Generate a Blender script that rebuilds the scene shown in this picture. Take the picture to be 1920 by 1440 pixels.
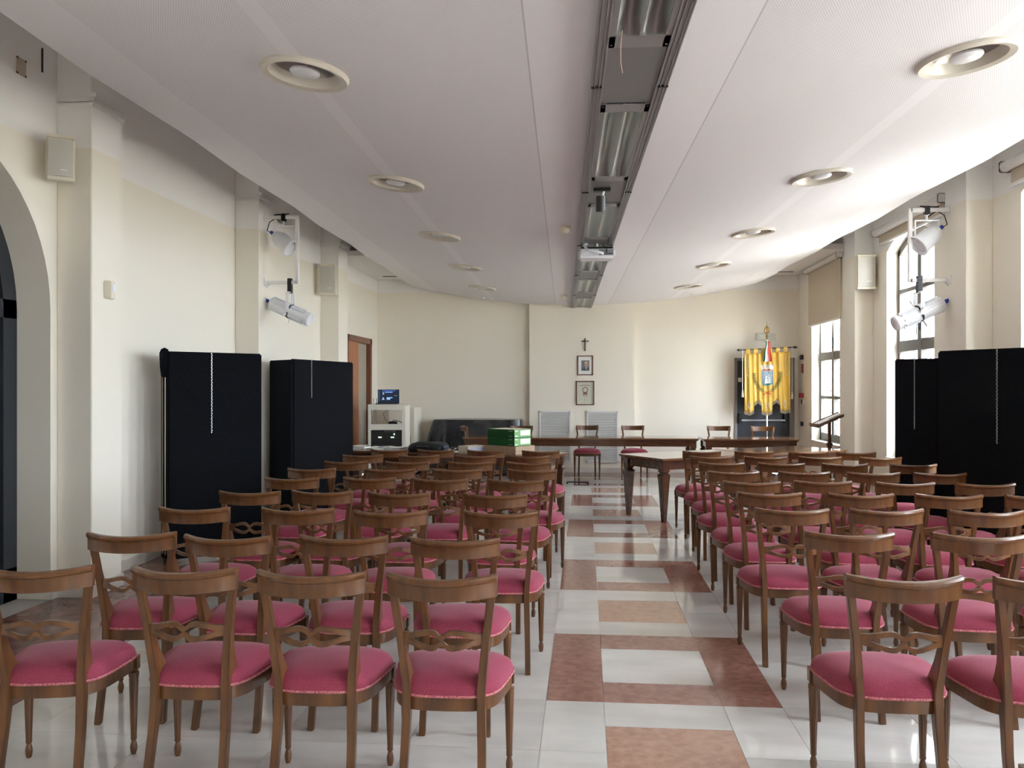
import bpy, bmesh, math, random
from math import sin, cos, pi, sqrt, tan, atan, atan2
from mathutils import Vector, Matrix
random.seed(7)
for o in list(bpy.data.objects): bpy.data.objects.remove(o)
S = bpy.context.scene
COL = S.collection

# ---------------------------------------------------------------- camera
EYE = 1.618
cd = bpy.data.cameras.new('camera'); cam = bpy.data.objects.new('camera', cd); COL.objects.link(cam)
cam.location = (0, 0, EYE); cam.rotation_euler = (pi/2, 0, 0.0869)
cd.sensor_width = 36; cd.lens = 1580/1920*36; cd.shift_y = 6.3/1920; cd.clip_start = .05; cd.clip_end = 200
S.camera = cam
# ---------------------------------------------------------------- world / light / exposure
S.view_settings.view_transform = 'Standard'; S.view_settings.look = 'None'
S.view_settings.gamma = 1; S.view_settings.use_curve_mapping = False
S.view_settings.exposure = 1.75
W = bpy.data.worlds.new('sky'); S.world = W; W.use_nodes = True
bg = W.node_tree.nodes['Background']; bg.inputs['Color'].default_value = (.82, .90, 1, 1); bg.inputs['Strength'].default_value = 9.0
sd = bpy.data.lights.new('sun', 'SUN'); sun = bpy.data.objects.new('sun', sd); COL.objects.link(sun)
sd.energy = 20; sd.angle = .009; sd.color = (1, .92, .80)
SUN_DIR = Vector((.10, .80, -.85))
sun.rotation_euler = SUN_DIR.to_track_quat('-Z', 'Y').to_euler(); sun.location = (12, 0, 10)
WIN_C = [(14.42, 1.64), (10.77, 1.52), (7.32, 1.52), (3.87, 1.52), (.42, 1.52), (-3.03, 1.52)]   # (centre along the wall, width) of the windows
for yc, w in WIN_C:                                                      # light portals: sampling guides in the window openings
    ld = bpy.data.lights.new('window_portal', 'AREA'); lo = bpy.data.objects.new('window_portal', ld); COL.objects.link(lo)
    ld.shape = 'RECTANGLE'; ld.size = 2.9; ld.size_y = w; ld.cycles.is_portal = True
    lo.location = (4.33, yc, 2.12); lo.rotation_euler = (0, pi/2, 0)
S.cycles.max_bounces = 12; S.cycles.diffuse_bounces = 9; S.cycles.glossy_bounces = 3; S.cycles.transparent_max_bounces = 12
S.cycles.caustics_reflective = False; S.cycles.caustics_refractive = False; S.cycles.sample_clamp_indirect = 8

# ---------------------------------------------------------------- materials
MATS = {}
def nd(t, n, **k):
    x = t.nodes.new(n)
    for a, v in k.items(): setattr(x, a, v)
    return x
def mat(name, col, rough=.5, metal=0, spec=.5, emit=None, es=1, coat=0, sheen=0):
    if name in MATS: return MATS[name]
    m = bpy.data.materials.new(name); m.use_nodes = True; b = m.node_tree.nodes['Principled BSDF']
    b.inputs['Base Color'].default_value = (*col, 1); b.inputs['Roughness'].default_value = rough; b.inputs['Metallic'].default_value = metal
    b.inputs['Specular IOR Level'].default_value = spec
    if emit: b.inputs['Emission Color'].default_value = (*emit, 1); b.inputs['Emission Strength'].default_value = es
    if coat: b.inputs['Coat Weight'].default_value = coat; b.inputs['Coat Roughness'].default_value = .08
    if sheen: b.inputs['Sheen Weight'].default_value = sheen; b.inputs['Sheen Roughness'].default_value = .4
    MATS[name] = m; return m
def mixcol(t, fac, a, b):
    r = nd(t, 'ShaderNodeMix', data_type='RGBA')
    if hasattr(fac, 'links') or hasattr(fac, 'is_output'): t.links.new(fac, r.inputs[0])
    else: r.inputs[0].default_value = fac
    for i, c in ((6, a), (7, b)):
        if hasattr(c, 'is_output'): t.links.new(c, r.inputs[i])
        else: r.inputs[i].default_value = (*c, 1)
    return r.outputs[2]
def noisy(name, c1, c2, scale=(5, 5, 5), nscale=1, detail=4, rough=.5, bump=0, lo=.35, hi=.65, rand=0, c3=None, **k):
    """two-tone procedural colour from stretched noise in object space, with a per-object tint"""
    if name in MATS: return MATS[name]
    m = mat(name, c1, rough, **k); t = m.node_tree; b = t.nodes['Principled BSDF']
    tc = nd(t, 'ShaderNodeTexCoord'); mp = nd(t, 'ShaderNodeMapping'); mp.inputs['Scale'].default_value = scale
    t.links.new(tc.outputs['Object'], mp.inputs[0])
    oi = nd(t, 'ShaderNodeObjectInfo')
    ofs = nd(t, 'ShaderNodeVectorMath', operation='SCALE'); cx = nd(t, 'ShaderNodeCombineXYZ')
    for i in range(3): t.links.new(oi.outputs['Random'], cx.inputs[i])
    t.links.new(cx.outputs[0], ofs.inputs[0]); ofs.inputs['Scale'].default_value = 37 if rand else 0
    ad = nd(t, 'ShaderNodeVectorMath', operation='ADD'); t.links.new(mp.outputs[0], ad.inputs[0]); t.links.new(ofs.outputs[0], ad.inputs[1])
    n = nd(t, 'ShaderNodeTexNoise'); n.inputs['Scale'].default_value = nscale; n.inputs['Detail'].default_value = detail
    t.links.new(ad.outputs[0], n.inputs['Vector'])
    r = nd(t, 'ShaderNodeMapRange'); r.inputs[1].default_value = lo; r.inputs[2].default_value = hi; t.links.new(n.outputs[0], r.inputs[0])
    c = mixcol(t, r.outputs[0], c1, c2)
    if rand:
        r2 = nd(t, 'ShaderNodeMapRange'); r2.inputs[3].default_value = 1-rand; r2.inputs[4].default_value = 1+rand*.3; t.links.new(oi.outputs['Random'], r2.inputs[0])
        v = nd(t, 'ShaderNodeVectorMath', operation='SCALE'); t.links.new(c, v.inputs[0]); t.links.new(r2.outputs[0], v.inputs['Scale']); c = v.outputs[0]
    t.links.new(c, b.inputs['Base Color'])
    if bump:
        bp = nd(t, 'ShaderNodeBump'); bp.inputs['Strength'].default_value = bump; bp.inputs['Distance'].default_value = .002
        t.links.new(n.outputs[0], bp.inputs['Height']); t.links.new(bp.outputs[0], b.inputs['Normal'])
    return m
WOOD = noisy('walnut', (.074, .027, .0075), (.165, .066, .019), (28, 28, 5), 1, 5, .34, 0, .3, .7, coat=.22)
WOOD_D = noisy('table_wood', (.045, .0155, .0075), (.10, .037, .016), (4, 30, 30), 1, 5, .2, 0, .3, .7, coat=.5)
TOPW = noisy('table_top_wood', (.14, .065, .03), (.22, .11, .052), (3, 26, 26), 1, 5, .1, 0, .3, .7, coat=.6)
SEAT = noisy('raspberry_fabric', (.25, .022, .056), (.34, .055, .095), (260, 260, 260), 1, 2, .85, .5, .35, .7, sheen=.15)
PIPE = noisy('braid', (.62, .25, .25), (.35, .05, .09), (170, 170, 170), 1, 1, .8, .3)
def paint():
    m = mat('wall_paint', (.80, .76, .68), .75, spec=.3); t = m.node_tree; b = t.nodes['Principled BSDF']
    g = nd(t, 'ShaderNodeNewGeometry'); s = nd(t, 'ShaderNodeSeparateXYZ'); t.links.new(g.outputs['Position'], s.inputs[0])
    gt = nd(t, 'ShaderNodeMath', operation='GREATER_THAN'); gt.inputs[1].default_value = 3.46; t.links.new(s.outputs[2], gt.inputs[0])
    n = nd(t, 'ShaderNodeTexNoise'); n.inputs['Scale'].default_value = .7; t.links.new(g.outputs['Position'], n.inputs['Vector'])
    c = mixcol(t, n.outputs[0], (.80, .755, .655), (.83, .79, .69))
    t.links.new(mixcol(t, gt.outputs[0], c, (.84, .83, .81)), b.inputs['Base Color'])
    return m
PAINT = paint()
WHITE = mat('white_paint', (.82, .81, .79), .6)
CREAM = mat('cream_plastic', (.70, .65, .52), .45)
SPKG = noisy('speaker_grille', (.50, .48, .42), (.58, .56, .50), (600, 600, 600), 1, 0, .6)
SKIRT = noisy('skirting_stone', (.62, .58, .52), (.70, .67, .61), (3, 3, 3), 1, 4, .3)
WMARB = noisy('white_marble', (.60, .585, .55), (.74, .725, .69), (1.2, 3.5, 1), 1.6, 7, .07, 0, .3, .7, rand=.06, spec=.55)
RMARB = noisy('red_marble', (.27, .125, .092), (.40, .205, .155), (15, 15, 15), 1.5, 6, .12, 0, .3, .68, rand=.10, spec=.55)
PMARB = noisy('rose_marble', (.40, .22, .15), (.52, .32, .225), (15, 15, 15), 1.5, 6, .12, 0, .3, .68, rand=.08, spec=.55)
BMARB = noisy('border_marble', (.20, .095, .075), (.31, .165, .13), (5, 5, 5), 1.5, 6, .14, 0, .3, .68, rand=.10)
GROUT = mat('grout', (.45, .42, .38), .7)
ALU = mat('brushed_aluminium', (.36, .35, .355), .42, .7)
ALU_D = mat('grey_aluminium', (.25, .247, .25), .5, .5)
MIRROR = mat('mirror_reflector', (.42, .45, .43), .32, 1)
STEEL = mat('steel', (.6, .6, .6), .3, 1)
FRAME = mat('window_frame_grey', (.115, .108, .10), .45)
BLACKF = noisy('black_felt', (.0025, .003, .0045), (.005, .006, .0085), (40, 40, 40), 1, 3, .95, .3, spec=.15)
BLACK = mat('black_plastic', (.012, .012, .013), .4)
DARK = mat('dark_void', (.02, .02, .022), .8)
ORNG = noisy('door_wood', (.36, .12, .045), (.46, .17, .07), (20, 20, 2), 1, 4, .35)
BRN = noisy('door_frame_wood', (.16, .05, .025), (.22, .08, .04), (20, 20, 2), 1, 4, .35)
FIXT = mat('white_enamel', (.78, .79, .82), .3)
BLUE = mat('blue_plug', (.02, .05, .35), .4)
def glass(name, tint, spec):
    m = bpy.data.materials.new(name); m.use_nodes = True; t = m.node_tree; t.nodes.clear()
    o = nd(t, 'ShaderNodeOutputMaterial'); mx = nd(t, 'ShaderNodeMixShader'); a = nd(t, 'ShaderNodeBsdfTransparent'); g = nd(t, 'ShaderNodeBsdfGlossy')
    a.inputs[0].default_value = (*tint, 1); g.inputs['Roughness'].default_value = .02; mx.inputs[0].default_value = spec
    t.links.new(a.outputs[0], mx.inputs[1]); t.links.new(g.outputs[0], mx.inputs[2]); t.links.new(mx.outputs[0], o.inputs[0]); return m
GLASS = glass('window_glass', (.97, .98, .98), .06)
PICGL = glass('picture_glass', (1, 1, 1), .05)

# ---------------------------------------------------------------- mesh helpers
class MB:
    def __init__(s): s.v = []; s.f = []
    def add(s, vs, fs):
        n = len(s.v); s.v += [tuple(p) for p in vs]; s.f += [tuple(i+n for i in f) for f in fs]; return s
    def box(s, a, b, M=None):
        vs = [Vector((x, y, z)) for z in (a[2], b[2]) for y in (a[1], b[1]) for x in (a[0], b[0])]
        if M is not None: vs = [M @ p for p in vs]
        return s.add(vs, [(0, 2, 3, 1), (4, 5, 7, 6), (0, 1, 5, 4), (2, 6, 7, 3), (0, 4, 6, 2), (1, 3, 7, 5)])
    def cbox(s, c, d, M=None):
        return s.box([c[i]-d[i]/2 for i in range(3)], [c[i]+d[i]/2 for i in range(3)], M)
    def loft(s, rings, cap=True, closed=True):
        n = len(rings[0]); vs = [p for r in rings for p in r]; fs = []
        for k in range(len(rings)-1):
            for i in range(n if closed else n-1):
                j = (i+1) % n; fs.append((k*n+i, k*n+j, (k+1)*n+j, (k+1)*n+i))
        if cap: fs.append(tuple(range(n-1, -1, -1))); fs.append(tuple((len(rings)-1)*n+i for i in range(n)))
        return s.add(vs, fs)
    def tube(s, path, r, n=8, cap=True):
        P = [Vector(p) for p in path]; rs = r if isinstance(r, (list, tuple)) else [r]*len(P); rings = []; up = None
        for i, p in enumerate(P):
            t = (P[min(i+1, len(P)-1)]-P[max(i-1, 0)]).normalized()
            if up is None: up = Vector((0, 0, 1)) if abs(t.z) < .9 else Vector((1, 0, 0))
            a = t.cross(up).normalized(); b = a.cross(t).normalized(); up = b
            rings.append([p+a*cos(2*pi*k/n)*rs[i]+b*sin(2*pi*k/n)*rs[i] for k in range(n)])
        return s.loft(rings, cap)
    def lathe(s, prof, c=(0, 0, 0), n=16, M=None, cap=False, flute=0):
        c = Vector(c); rings = []
        for r, z in prof:
            ring = []
            for k in range(n):
                rr = r*(1-flute*(k % 2))
                p = c+Vector((rr*cos(2*pi*k/n), rr*sin(2*pi*k/n), z)); ring.append(M @ p if M is not None else p)
            rings.append(ring)
        return s.loft(rings, cap)
    def prism(s, poly, lo, hi, ax):
        """extrude a 2D polygon along axis ax ('x': poly is (y,z); 'y': (x,z); 'z': (x,y))"""
        f = {'x': lambda p, t: (t, p[0], p[1]), 'y': lambda p, t: (p[0], t, p[1]), 'z': lambda p, t: (p[0], p[1], t)}[ax]
        return s.loft([[f(p, lo) for p in poly], [f(p, hi) for p in poly]])
    def grid(s, nx, ny, fn):
        vs = [fn(i/nx, j/ny) for j in range(ny+1) for i in range(nx+1)]
        return s.add(vs, [(j*(nx+1)+i, j*(nx+1)+i+1, (j+1)*(nx+1)+i+1, (j+1)*(nx+1)+i) for j in range(ny) for i in range(nx)])
    def mesh(s, name, m, smooth=None, bevel=0):
        me = bpy.data.meshes.new(name); me.from_pydata(s.v, [], s.f); me.materials.append(m)
        bm = bmesh.new(); bm.from_mesh(me); bmesh.ops.remove_doubles(bm, verts=bm.verts, dist=1e-6)
        bmesh.ops.recalc_face_normals(bm, faces=bm.faces)
        if bevel: bmesh.ops.bevel(bm, geom=[e for e in bm.edges if e.is_manifold and e.calc_face_angle(0) > .5], offset=bevel, segments=2, affect='EDGES', clamp_overlap=True)
        bm.to_mesh(me); bm.free()
        if smooth is not None:
            me.polygons.foreach_set('use_smooth', [True]*len(me.polygons)); me.set_sharp_from_angle(angle=smooth)
        return me
    def build(s, name, m, parent=None, smooth=None, bevel=0, label=None, kind=None, loc=None, rot=None):
        return put(name, s.mesh(name, m, smooth, bevel), parent, label, kind, loc, rot)
def put(name, me, parent=None, label=None, kind=None, loc=None, rot=None):
    o = bpy.data.objects.new(name, me); COL.objects.link(o)
    if parent: o.parent = parent
    if label: o['label'] = label
    if kind: o['kind'] = kind
    if loc: o.location = loc
    if rot: o.rotation_euler = rot
    return o
def tag(o, label, cat, group=None):
    o['label'] = label; o['category'] = cat
    if group: o['group'] = group
    return o
def thing(name, label, cat, loc=(0, 0, 0), rz=0, group=None):
    o = bpy.data.objects.new(name, None); COL.objects.link(o); o.location = loc; o.rotation_euler = (0, 0, rz); o.empty_display_size = .1
    return tag(o, label, cat, group)
def struct(name, loc=(0, 0, 0)):
    o = bpy.data.objects.new(name, None); COL.objects.link(o); o['kind'] = 'structure'; o.location = loc; return o
def dup(root, loc, rz, label, group=None, cat=None):
    r = root.copy(); COL.objects.link(r); r.location = loc; r.rotation_euler = (0, 0, rz); r['label'] = label
    if group: r['group'] = group
    for ch in root.children:
        c = ch.copy(); COL.objects.link(c); c.parent = r
        for g in ch.children:
            d = g.copy(); COL.objects.link(d); d.parent = c
    return r
def frame_at(p, d, up=(0, 0, 1)):
    """matrix with local +Z along d at p"""
    q = Vector(d).to_track_quat('Z', 'Y'); return Matrix.Translation(p) @ q.to_matrix().to_4x4()
def text(body, size, m, parent, loc, rot, ext=.001, name='lettering'):
    c = bpy.data.curves.new('t', 'FONT'); c.body = body; c.size = size; c.extrude = ext; c.align_x = 'CENTER'; c.align_y = 'CENTER'
    o = bpy.data.objects.new('t', c); COL.objects.link(o); bpy.context.view_layer.update()
    me = bpy.data.meshes.new_from_object(o.evaluated_get(bpy.context.evaluated_depsgraph_get())); bpy.data.objects.remove(o)
    me.materials.clear(); me.materials.append(m)
    return put(name, me, parent, loc=loc, rot=rot)

# ================================================================= STRUCTURE
XL, XR, YB, YF, ZS = -4.06, 3.97, 16.2, -5.5, 4.3
# ---- floor: bed and marble tiles
fl = MB().box((XL-.4, YF-.1, -.12), (XR+.5, YB+.3, -.004)).build('floor', GROUT, kind='structure')
XO0, XI0, XI1, XO1 = -.202, .095, .695, .994
Y0, T = 4.356, .5995
tiles = []           # (x0,x1,y0,y1,material)
rows = range(int((YF-Y0)/T)-1, int((YB-Y0)/T)+2)
BY = 15.25           # start of the red border at the back wall
BXL, BXR = -2.9, 2.81
for k in range(-5, 6):                                        # aisle pattern, one 2.4 m repeat at a time
    b = Y0+2.398*k
    if b > 15: continue
    A = lambda x0, x1, y0, y1, m: tiles.append((x0, x1, b+y0, min(b+y1, BY), m)) if b+y0 < BY and b+y1 > YF else None
    A(XO0, XI0, 0, 1.19, RMARB); A(XI1, XO1, 0, 1.19, RMARB); A(XI0, XI1, 0, .295, RMARB); A(XI0, XI1, .892, 1.19, RMARB); A(XI0, XI1, .295, .892, WMARB)
    A(XO0, XI0, 1.19, 1.795, WMARB); A(XO0, XI0, 1.795, 2.398, WMARB); A(XI1, XO1, 1.19, 1.795, WMARB); A(XI1, XO1, 1.795, 2.398, WMARB)
    A(XI0, XI1, 1.19, 1.5, WMARB); A(XI0, XI1, 1.5, 2.09, PMARB); A(XI0, XI1, 2.09, 2.398, WMARB)
xl = [XO0-T*i for i in range(5)]+[BXL, BXL-.6, XL]; xr = [XO1+T*i for i in range(4)]+[BXR, BXR+.6, XR]
for cols, bx in ((xl, BXL), (xr, BXR)):
    for i in range(len(cols)-1):
        a, c = min(cols[i], cols[i+1]), max(cols[i], cols[i+1])
        bord = (c <= BXL+1e-6) or (a >= BXR-1e-6)
        for j in rows:
            y0 = max(Y0+T*j, YF); y1 = min(Y0+T*(j+1), BY)
            if y1-y0 > .05: tiles.append((a, c, y0, y1, BMARB if bord else WMARB))
xs = [XL]
while xs[-1] < XR-.3: xs.append(min(xs[-1]+.6, XR))
for i in range(len(xs)-1):
    tiles.append((xs[i], xs[i+1], BY, BY+.48, BMARB)); tiles.append((xs[i], xs[i+1], BY+.48, YB, BMARB))
def px_size(t):
    x, y = (t[0]+t[1])/2, (t[2]+t[3])/2; d = y*cos(.0869)-x*sin(.0869); l = x*cos(.0869)+y*sin(.0869)
    return 0 if d < 2.0 or abs(l/d) > .66 else (t[1]-t[0])*(t[3]-t[2])/d**3
tiles.sort(key=px_size, reverse=True)
cache = {}; rest = {}
for i, (a, c, y0, y1, m) in enumerate(tiles):
    g = .0012; w, h = round(c-a-2*g, 3), round(y1-y0-2*g, 3)
    if i < 298:
        if (w, h, m.name) not in cache: cache[(w, h, m.name)] = MB().box((-w/2, -h/2, -.02), (w/2, h/2, 0)).mesh('tile', m)
        put('tile', cache[(w, h, m.name)], fl, loc=((a+c)/2, (y0+y1)/2, 0))
    else: rest.setdefault(m.name, (m, MB()))[1].box((a+g, y0+g, -.02), (c-g, y1-g, 0))
for m, b in rest.values(): b.build('tile_field', m, fl, kind='stuff')

# ---- walls
def arch(yc, w, spring, rise, n=14, seg=True):
    return [(yc+w/2*cos(pi*i/n) if not seg else yc+w/2-w*i/n, (spring+rise*sin(pi*i/n)) if not seg else spring+rise*(1-(1-2*i/n)**2)) for i in range(n+1)]
TX = .36
wr = MB(); SILL, SPR, RISE = .70, 3.40, .20
edges = sorted([(yc-w/2, yc+w/2, yc, w) for yc, w in WIN_C]); prev = YF
for a, c, yc, w in edges:
    wr.box((XR, prev, 0), (XR+TX, a, ZS)); wr.box((XR, a, 0), (XR+TX, c, SILL))
    pts = arch(yc, w, SPR, RISE)
    for i in range(len(pts)-1):
        (ya, za), (yb, zb) = pts[i], pts[i+1]; wr.prism([(yb, zb), (ya, za), (ya, ZS), (yb, ZS)], XR, XR+TX, 'x')
    prev = c
wr.box((XR, prev, 0), (XR+TX, YB+.3, ZS))
wall_r = wr.build('wall_right', PAINT, kind='structure')
wl = MB(); AC, AR, ASP = 4.92, 1.17, 2.2; DY0, DY1, DZ = 14.1, 15.72, 2.53
wl.box((XL-TX, YF, 0), (XL, AC-AR, ZS)); pts = arch(AC, 2*AR, ASP, AR, 28, False)
for i in range(len(pts)-1):
    (ya, za), (yb, zb) = pts[i], pts[i+1]; wl.prism([(yb, zb), (ya, za), (ya, ZS), (yb, ZS)], XL-TX, XL, 'x')
wl.box((XL-TX, AC+AR, 0), (XL, DY0, ZS)); wl.box((XL-TX, DY0, DZ), (XL, DY1, ZS)); wl.box((XL-TX, DY1, 0), (XL, YB+.3, ZS))
wall_l = wl.build('wall_left', PAINT, kind='structure')
D2X0, D2X1, D2Z = 2.80, 3.90, 2.17
wb = MB().box((XL, YB, 0), (D2X0, YB+.3, ZS)).box((D2X0, YB, D2Z), (D2X1, YB+.3, ZS)).box((D2X1, YB, 0), (XR, YB+.3, ZS))
wall_b = wb.build('wall_back', PAINT, kind='structure')
MB().box((-1.07, YB-.12, 0), (.93, YB, ZS)).build('chimney_breast', PAINT, wall_b, bevel=.006)
MB().box((XL, YF-.2, 0), (XR, YF, ZS)).build('wall_front', PAINT, kind='structure')
# pilasters with a small cap moulding
E = .28
for wall, x0, sg, ys in ((wall_l, XL, 1, [(6.17, 6.59), (9.49, 9.87), (12.67, 13.17)]), (wall_r, XR, -1, [(12.05, 12.54), (8.62, 9.11), (5.19, 5.68), (1.76, 2.25), (-1.67, -1.18)])):
    for a, c in ys:
        e = E if sg > 0 else .25
        p = MB().box((min(x0, x0+sg*e), a, 0), (max(x0, x0+sg*e), c, ZS)).build('pilaster', PAINT, wall, bevel=.006)
        cp = MB()
        for dz, ov in ((3.78, .012), (3.81, .025), (3.85, .04)):
            cp.box((min(x0, x0+sg*(e+ov)), a-.005, dz), (max(x0, x0+sg*(e+ov)), c+.005, dz+.035))
        cp.build('cap_moulding', WHITE, p)
# skirting
def skirt(nm, segs):
    b = MB()
    for a, c in segs: b.box(a, c)
    return b.build(nm, SKIRT, kind='structure', bevel=.003)
skirt('baseboard_left', [((XL, a, 0), (XL+.015, c, .1)) for a, c in ((YF, AC-AR), (AC+AR, 6.17), (6.59, 9.49), (9.87, 12.67), (13.17, DY0), (DY1, YB))] +
      [((XL, a-.015, 0), (XL+E+.015, c+.015, .1)) for a, c in ((6.17, 6.59), (9.49, 9.87), (12.67, 13.17))])
skirt('baseboard_right', [((XR-.015, YF, 0), (XR, YB, .1))] + [((XR-.265, a-.015, 0), (XR, c+.015, .1)) for a, c in ((12.05, 12.54), (8.62, 9.11), (5.19, 5.68), (1.76, 2.25))])
skirt('baseboard_back', [((XL, YB-.015, 0), (-1.07, YB, .1)), ((-1.085, YB-.135, 0), (.945, YB-.12, .1)), ((.93, YB-.015, 0), (D2X0, YB, .1))])
# upper slab, lowered last bay, and the hung vaulted ceiling
MB().box((XL-.4, YF-.2, ZS), (XR+.4, YB+.3, ZS+.15)).build('ceiling_slab', WHITE, kind='structure')
lb = MB().box((XL, 13.17, 3.72), (XR, YB, 3.8)).build('ceiling_soffit', WHITE, kind='structure')
for x in (-3.68, 3.62): MB().box((x-.14, 15.66, 3.714), (x+.14, 15.72, 3.72)).build('vent_slot', DARK, lb)
def perforated():
    m = mat('perforated_ceiling', (.76, .74, .745), .7); t = m.node_tree; b = t.nodes['Principled BSDF']
    tc = nd(t, 'ShaderNodeTexCoord'); s = nd(t, 'ShaderNodeSeparateXYZ'); t.links.new(tc.outputs['Object'], s.inputs[0])
    def mt(op, a, b2=None, c=None):
        n = nd(t, 'ShaderNodeMath', operation=op)
        for i, v in enumerate((a, b2, c)):
            if v is None: continue
            if hasattr(v, 'is_output'): t.links.new(v, n.inputs[i])
            else: n.inputs[i].default_value = v
        return n.outputs[0]
    P = .0115
    row = mt('FLOOR', mt('DIVIDE', s.outputs[1], P)); half = mt('MULTIPLY', mt('MODULO', mt('ABSOLUTE', row), 2), .5)
    fx = mt('SUBTRACT', mt('FRACT', mt('ADD', mt('DIVIDE', s.outputs[0], P), half)), .5); fy = mt('SUBTRACT', mt('FRACT', mt('DIVIDE', s.outputs[1], P)), .5)
    hole = mt('LESS_THAN', mt('ADD', mt('MULTIPLY', fx, fx), mt('MULTIPLY', fy, fy)), .055)
    ax = mt('ABSOLUTE', s.outputs[0])
    z1 = mt('MULTIPLY', mt('GREATER_THAN', ax, .50), mt('LESS_THAN', ax, 2.75)); z2 = mt('GREATER_THAN', mt('ABSOLUTE', mt('SUBTRACT', ax, 1.7)), .05)
    seam = mt('LESS_THAN', mt('ABSOLUTE', mt('SUBTRACT', ax, .5)), .004)
    msk = mt('MULTIPLY', mt('MULTIPLY', z1, z2), hole)
    c = mixcol(t, msk, (.85, .84, .87), (.54, .53, .55)); c = mixcol(t, seam, c, (.58, .57, .58))
    t.links.new(c, b.inputs['Base Color']); return m
PERF = perforated()
CX, CA = .325, .0245          # the hung ceiling and its light channel run 1.4 degrees off the walls
ZC = 3.185
def sail_z(x, y): return ZC+.36*(abs(x)/3.23)**2+.012*sin(2*pi*(y-.9)/2.43)*(x/3.23)**2
DLY = [4.4+2.41*k for k in range(-4, 5)]
gx = sorted(set([-3.23, -2.9, -2.55, -2.2, -2.0, -1.4, -1.1, -.75, -.5, -.25, 0, .25, .5, .75, 1.1, 1.4, 2.0, 2.2, 2.55, 2.9, 3.23]))
gy = [-5.4]+[v for y in DLY for v in (y-.9, y-.6, y-.3, y+.3, y+.6)]+[15.2, YB-.005]
sl = MB()
for i in range(len(gx)-1):
    for j in range(len(gy)-1):
        xa, xb, ya, yb = gx[i], gx[i+1], gy[j], gy[j+1]; yc = (ya+yb)/2
        hit = abs(abs((xa+xb)/2)-1.7) < .05 and any(abs(yc-y) < .05 for y in DLY)
        for dz in (0, .05):
            if not hit: sl.add([(x, y, sail_z(x, y)+dz) for x, y in ((xa, ya), (xb, ya), (xb, yb), (xa, yb))], [(0, 1, 2, 3)])
            else:
                zb = lambda x, y: sum(sail_z(px, py)*wx*wy for px, wx in ((xa, (xb-x)/(xb-xa)), (xb, (x-xa)/(xb-xa))) for py, wy in ((ya, (yb-y)/(yb-ya)), (yb, (y-ya)/(yb-ya))))
                xc = (xa+xb)/2; N = 24; o = []; c = []
                for k in range(N):
                    a = 2*pi*(k+.5)/N; u, v = cos(a), sin(a); s_ = .3/max(abs(u), abs(v)); o.append((xc+u*s_, yc+v*s_)); c.append((xc+u*.2, yc+v*.2))
                # true corners
                pts2 = o+c; fs = [(k, (k+1) % N, N+(k+1) % N, N+k) for k in range(N)]
                sl.add([(x, y, zb(x, y)+dz) for x, y in pts2], fs)
                for sx in (-1, 1):
                    for sy in (-1, 1):
                        cr = (xc+sx*.3, yc+sy*.3); kk = sorted(range(N), key=lambda k: (o[k][0]-cr[0])**2+(o[k][1]-cr[1])**2)[:2]
                        sl.add([(x, y, zb(x, y)+dz) for x, y in (cr, o[kk[0]], o[kk[1]])], [(0, 1, 2)])
for sx in (-3.23, 3.23):
    for j in range(len(gy)-1): sl.add([(sx, gy[j], sail_z(sx, gy[j])), (sx, gy[j+1], sail_z(sx, gy[j+1])), (sx, gy[j+1], sail_z(sx, gy[j+1])+.05), (sx, gy[j], sail_z(sx, gy[j])+.05)], [(0, 1, 2, 3)])
sl.build('ceiling', PERF, kind='structure', loc=(CX, 0, 0), rot=(0, 0, CA))
# ground outside, so that the windows look onto something
noisy('paving', (.42, .40, .36), (.52, .49, .44), (1, 1, 1), 1, 4, .8)
MB().box((XR+TX+.02, -30, -.5), (45, 45, -.4)).box((-30, -40, -.5), (XR+TX, YF-.3, -.4)).build('ground', MATS['paving'], kind='structure')

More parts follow.
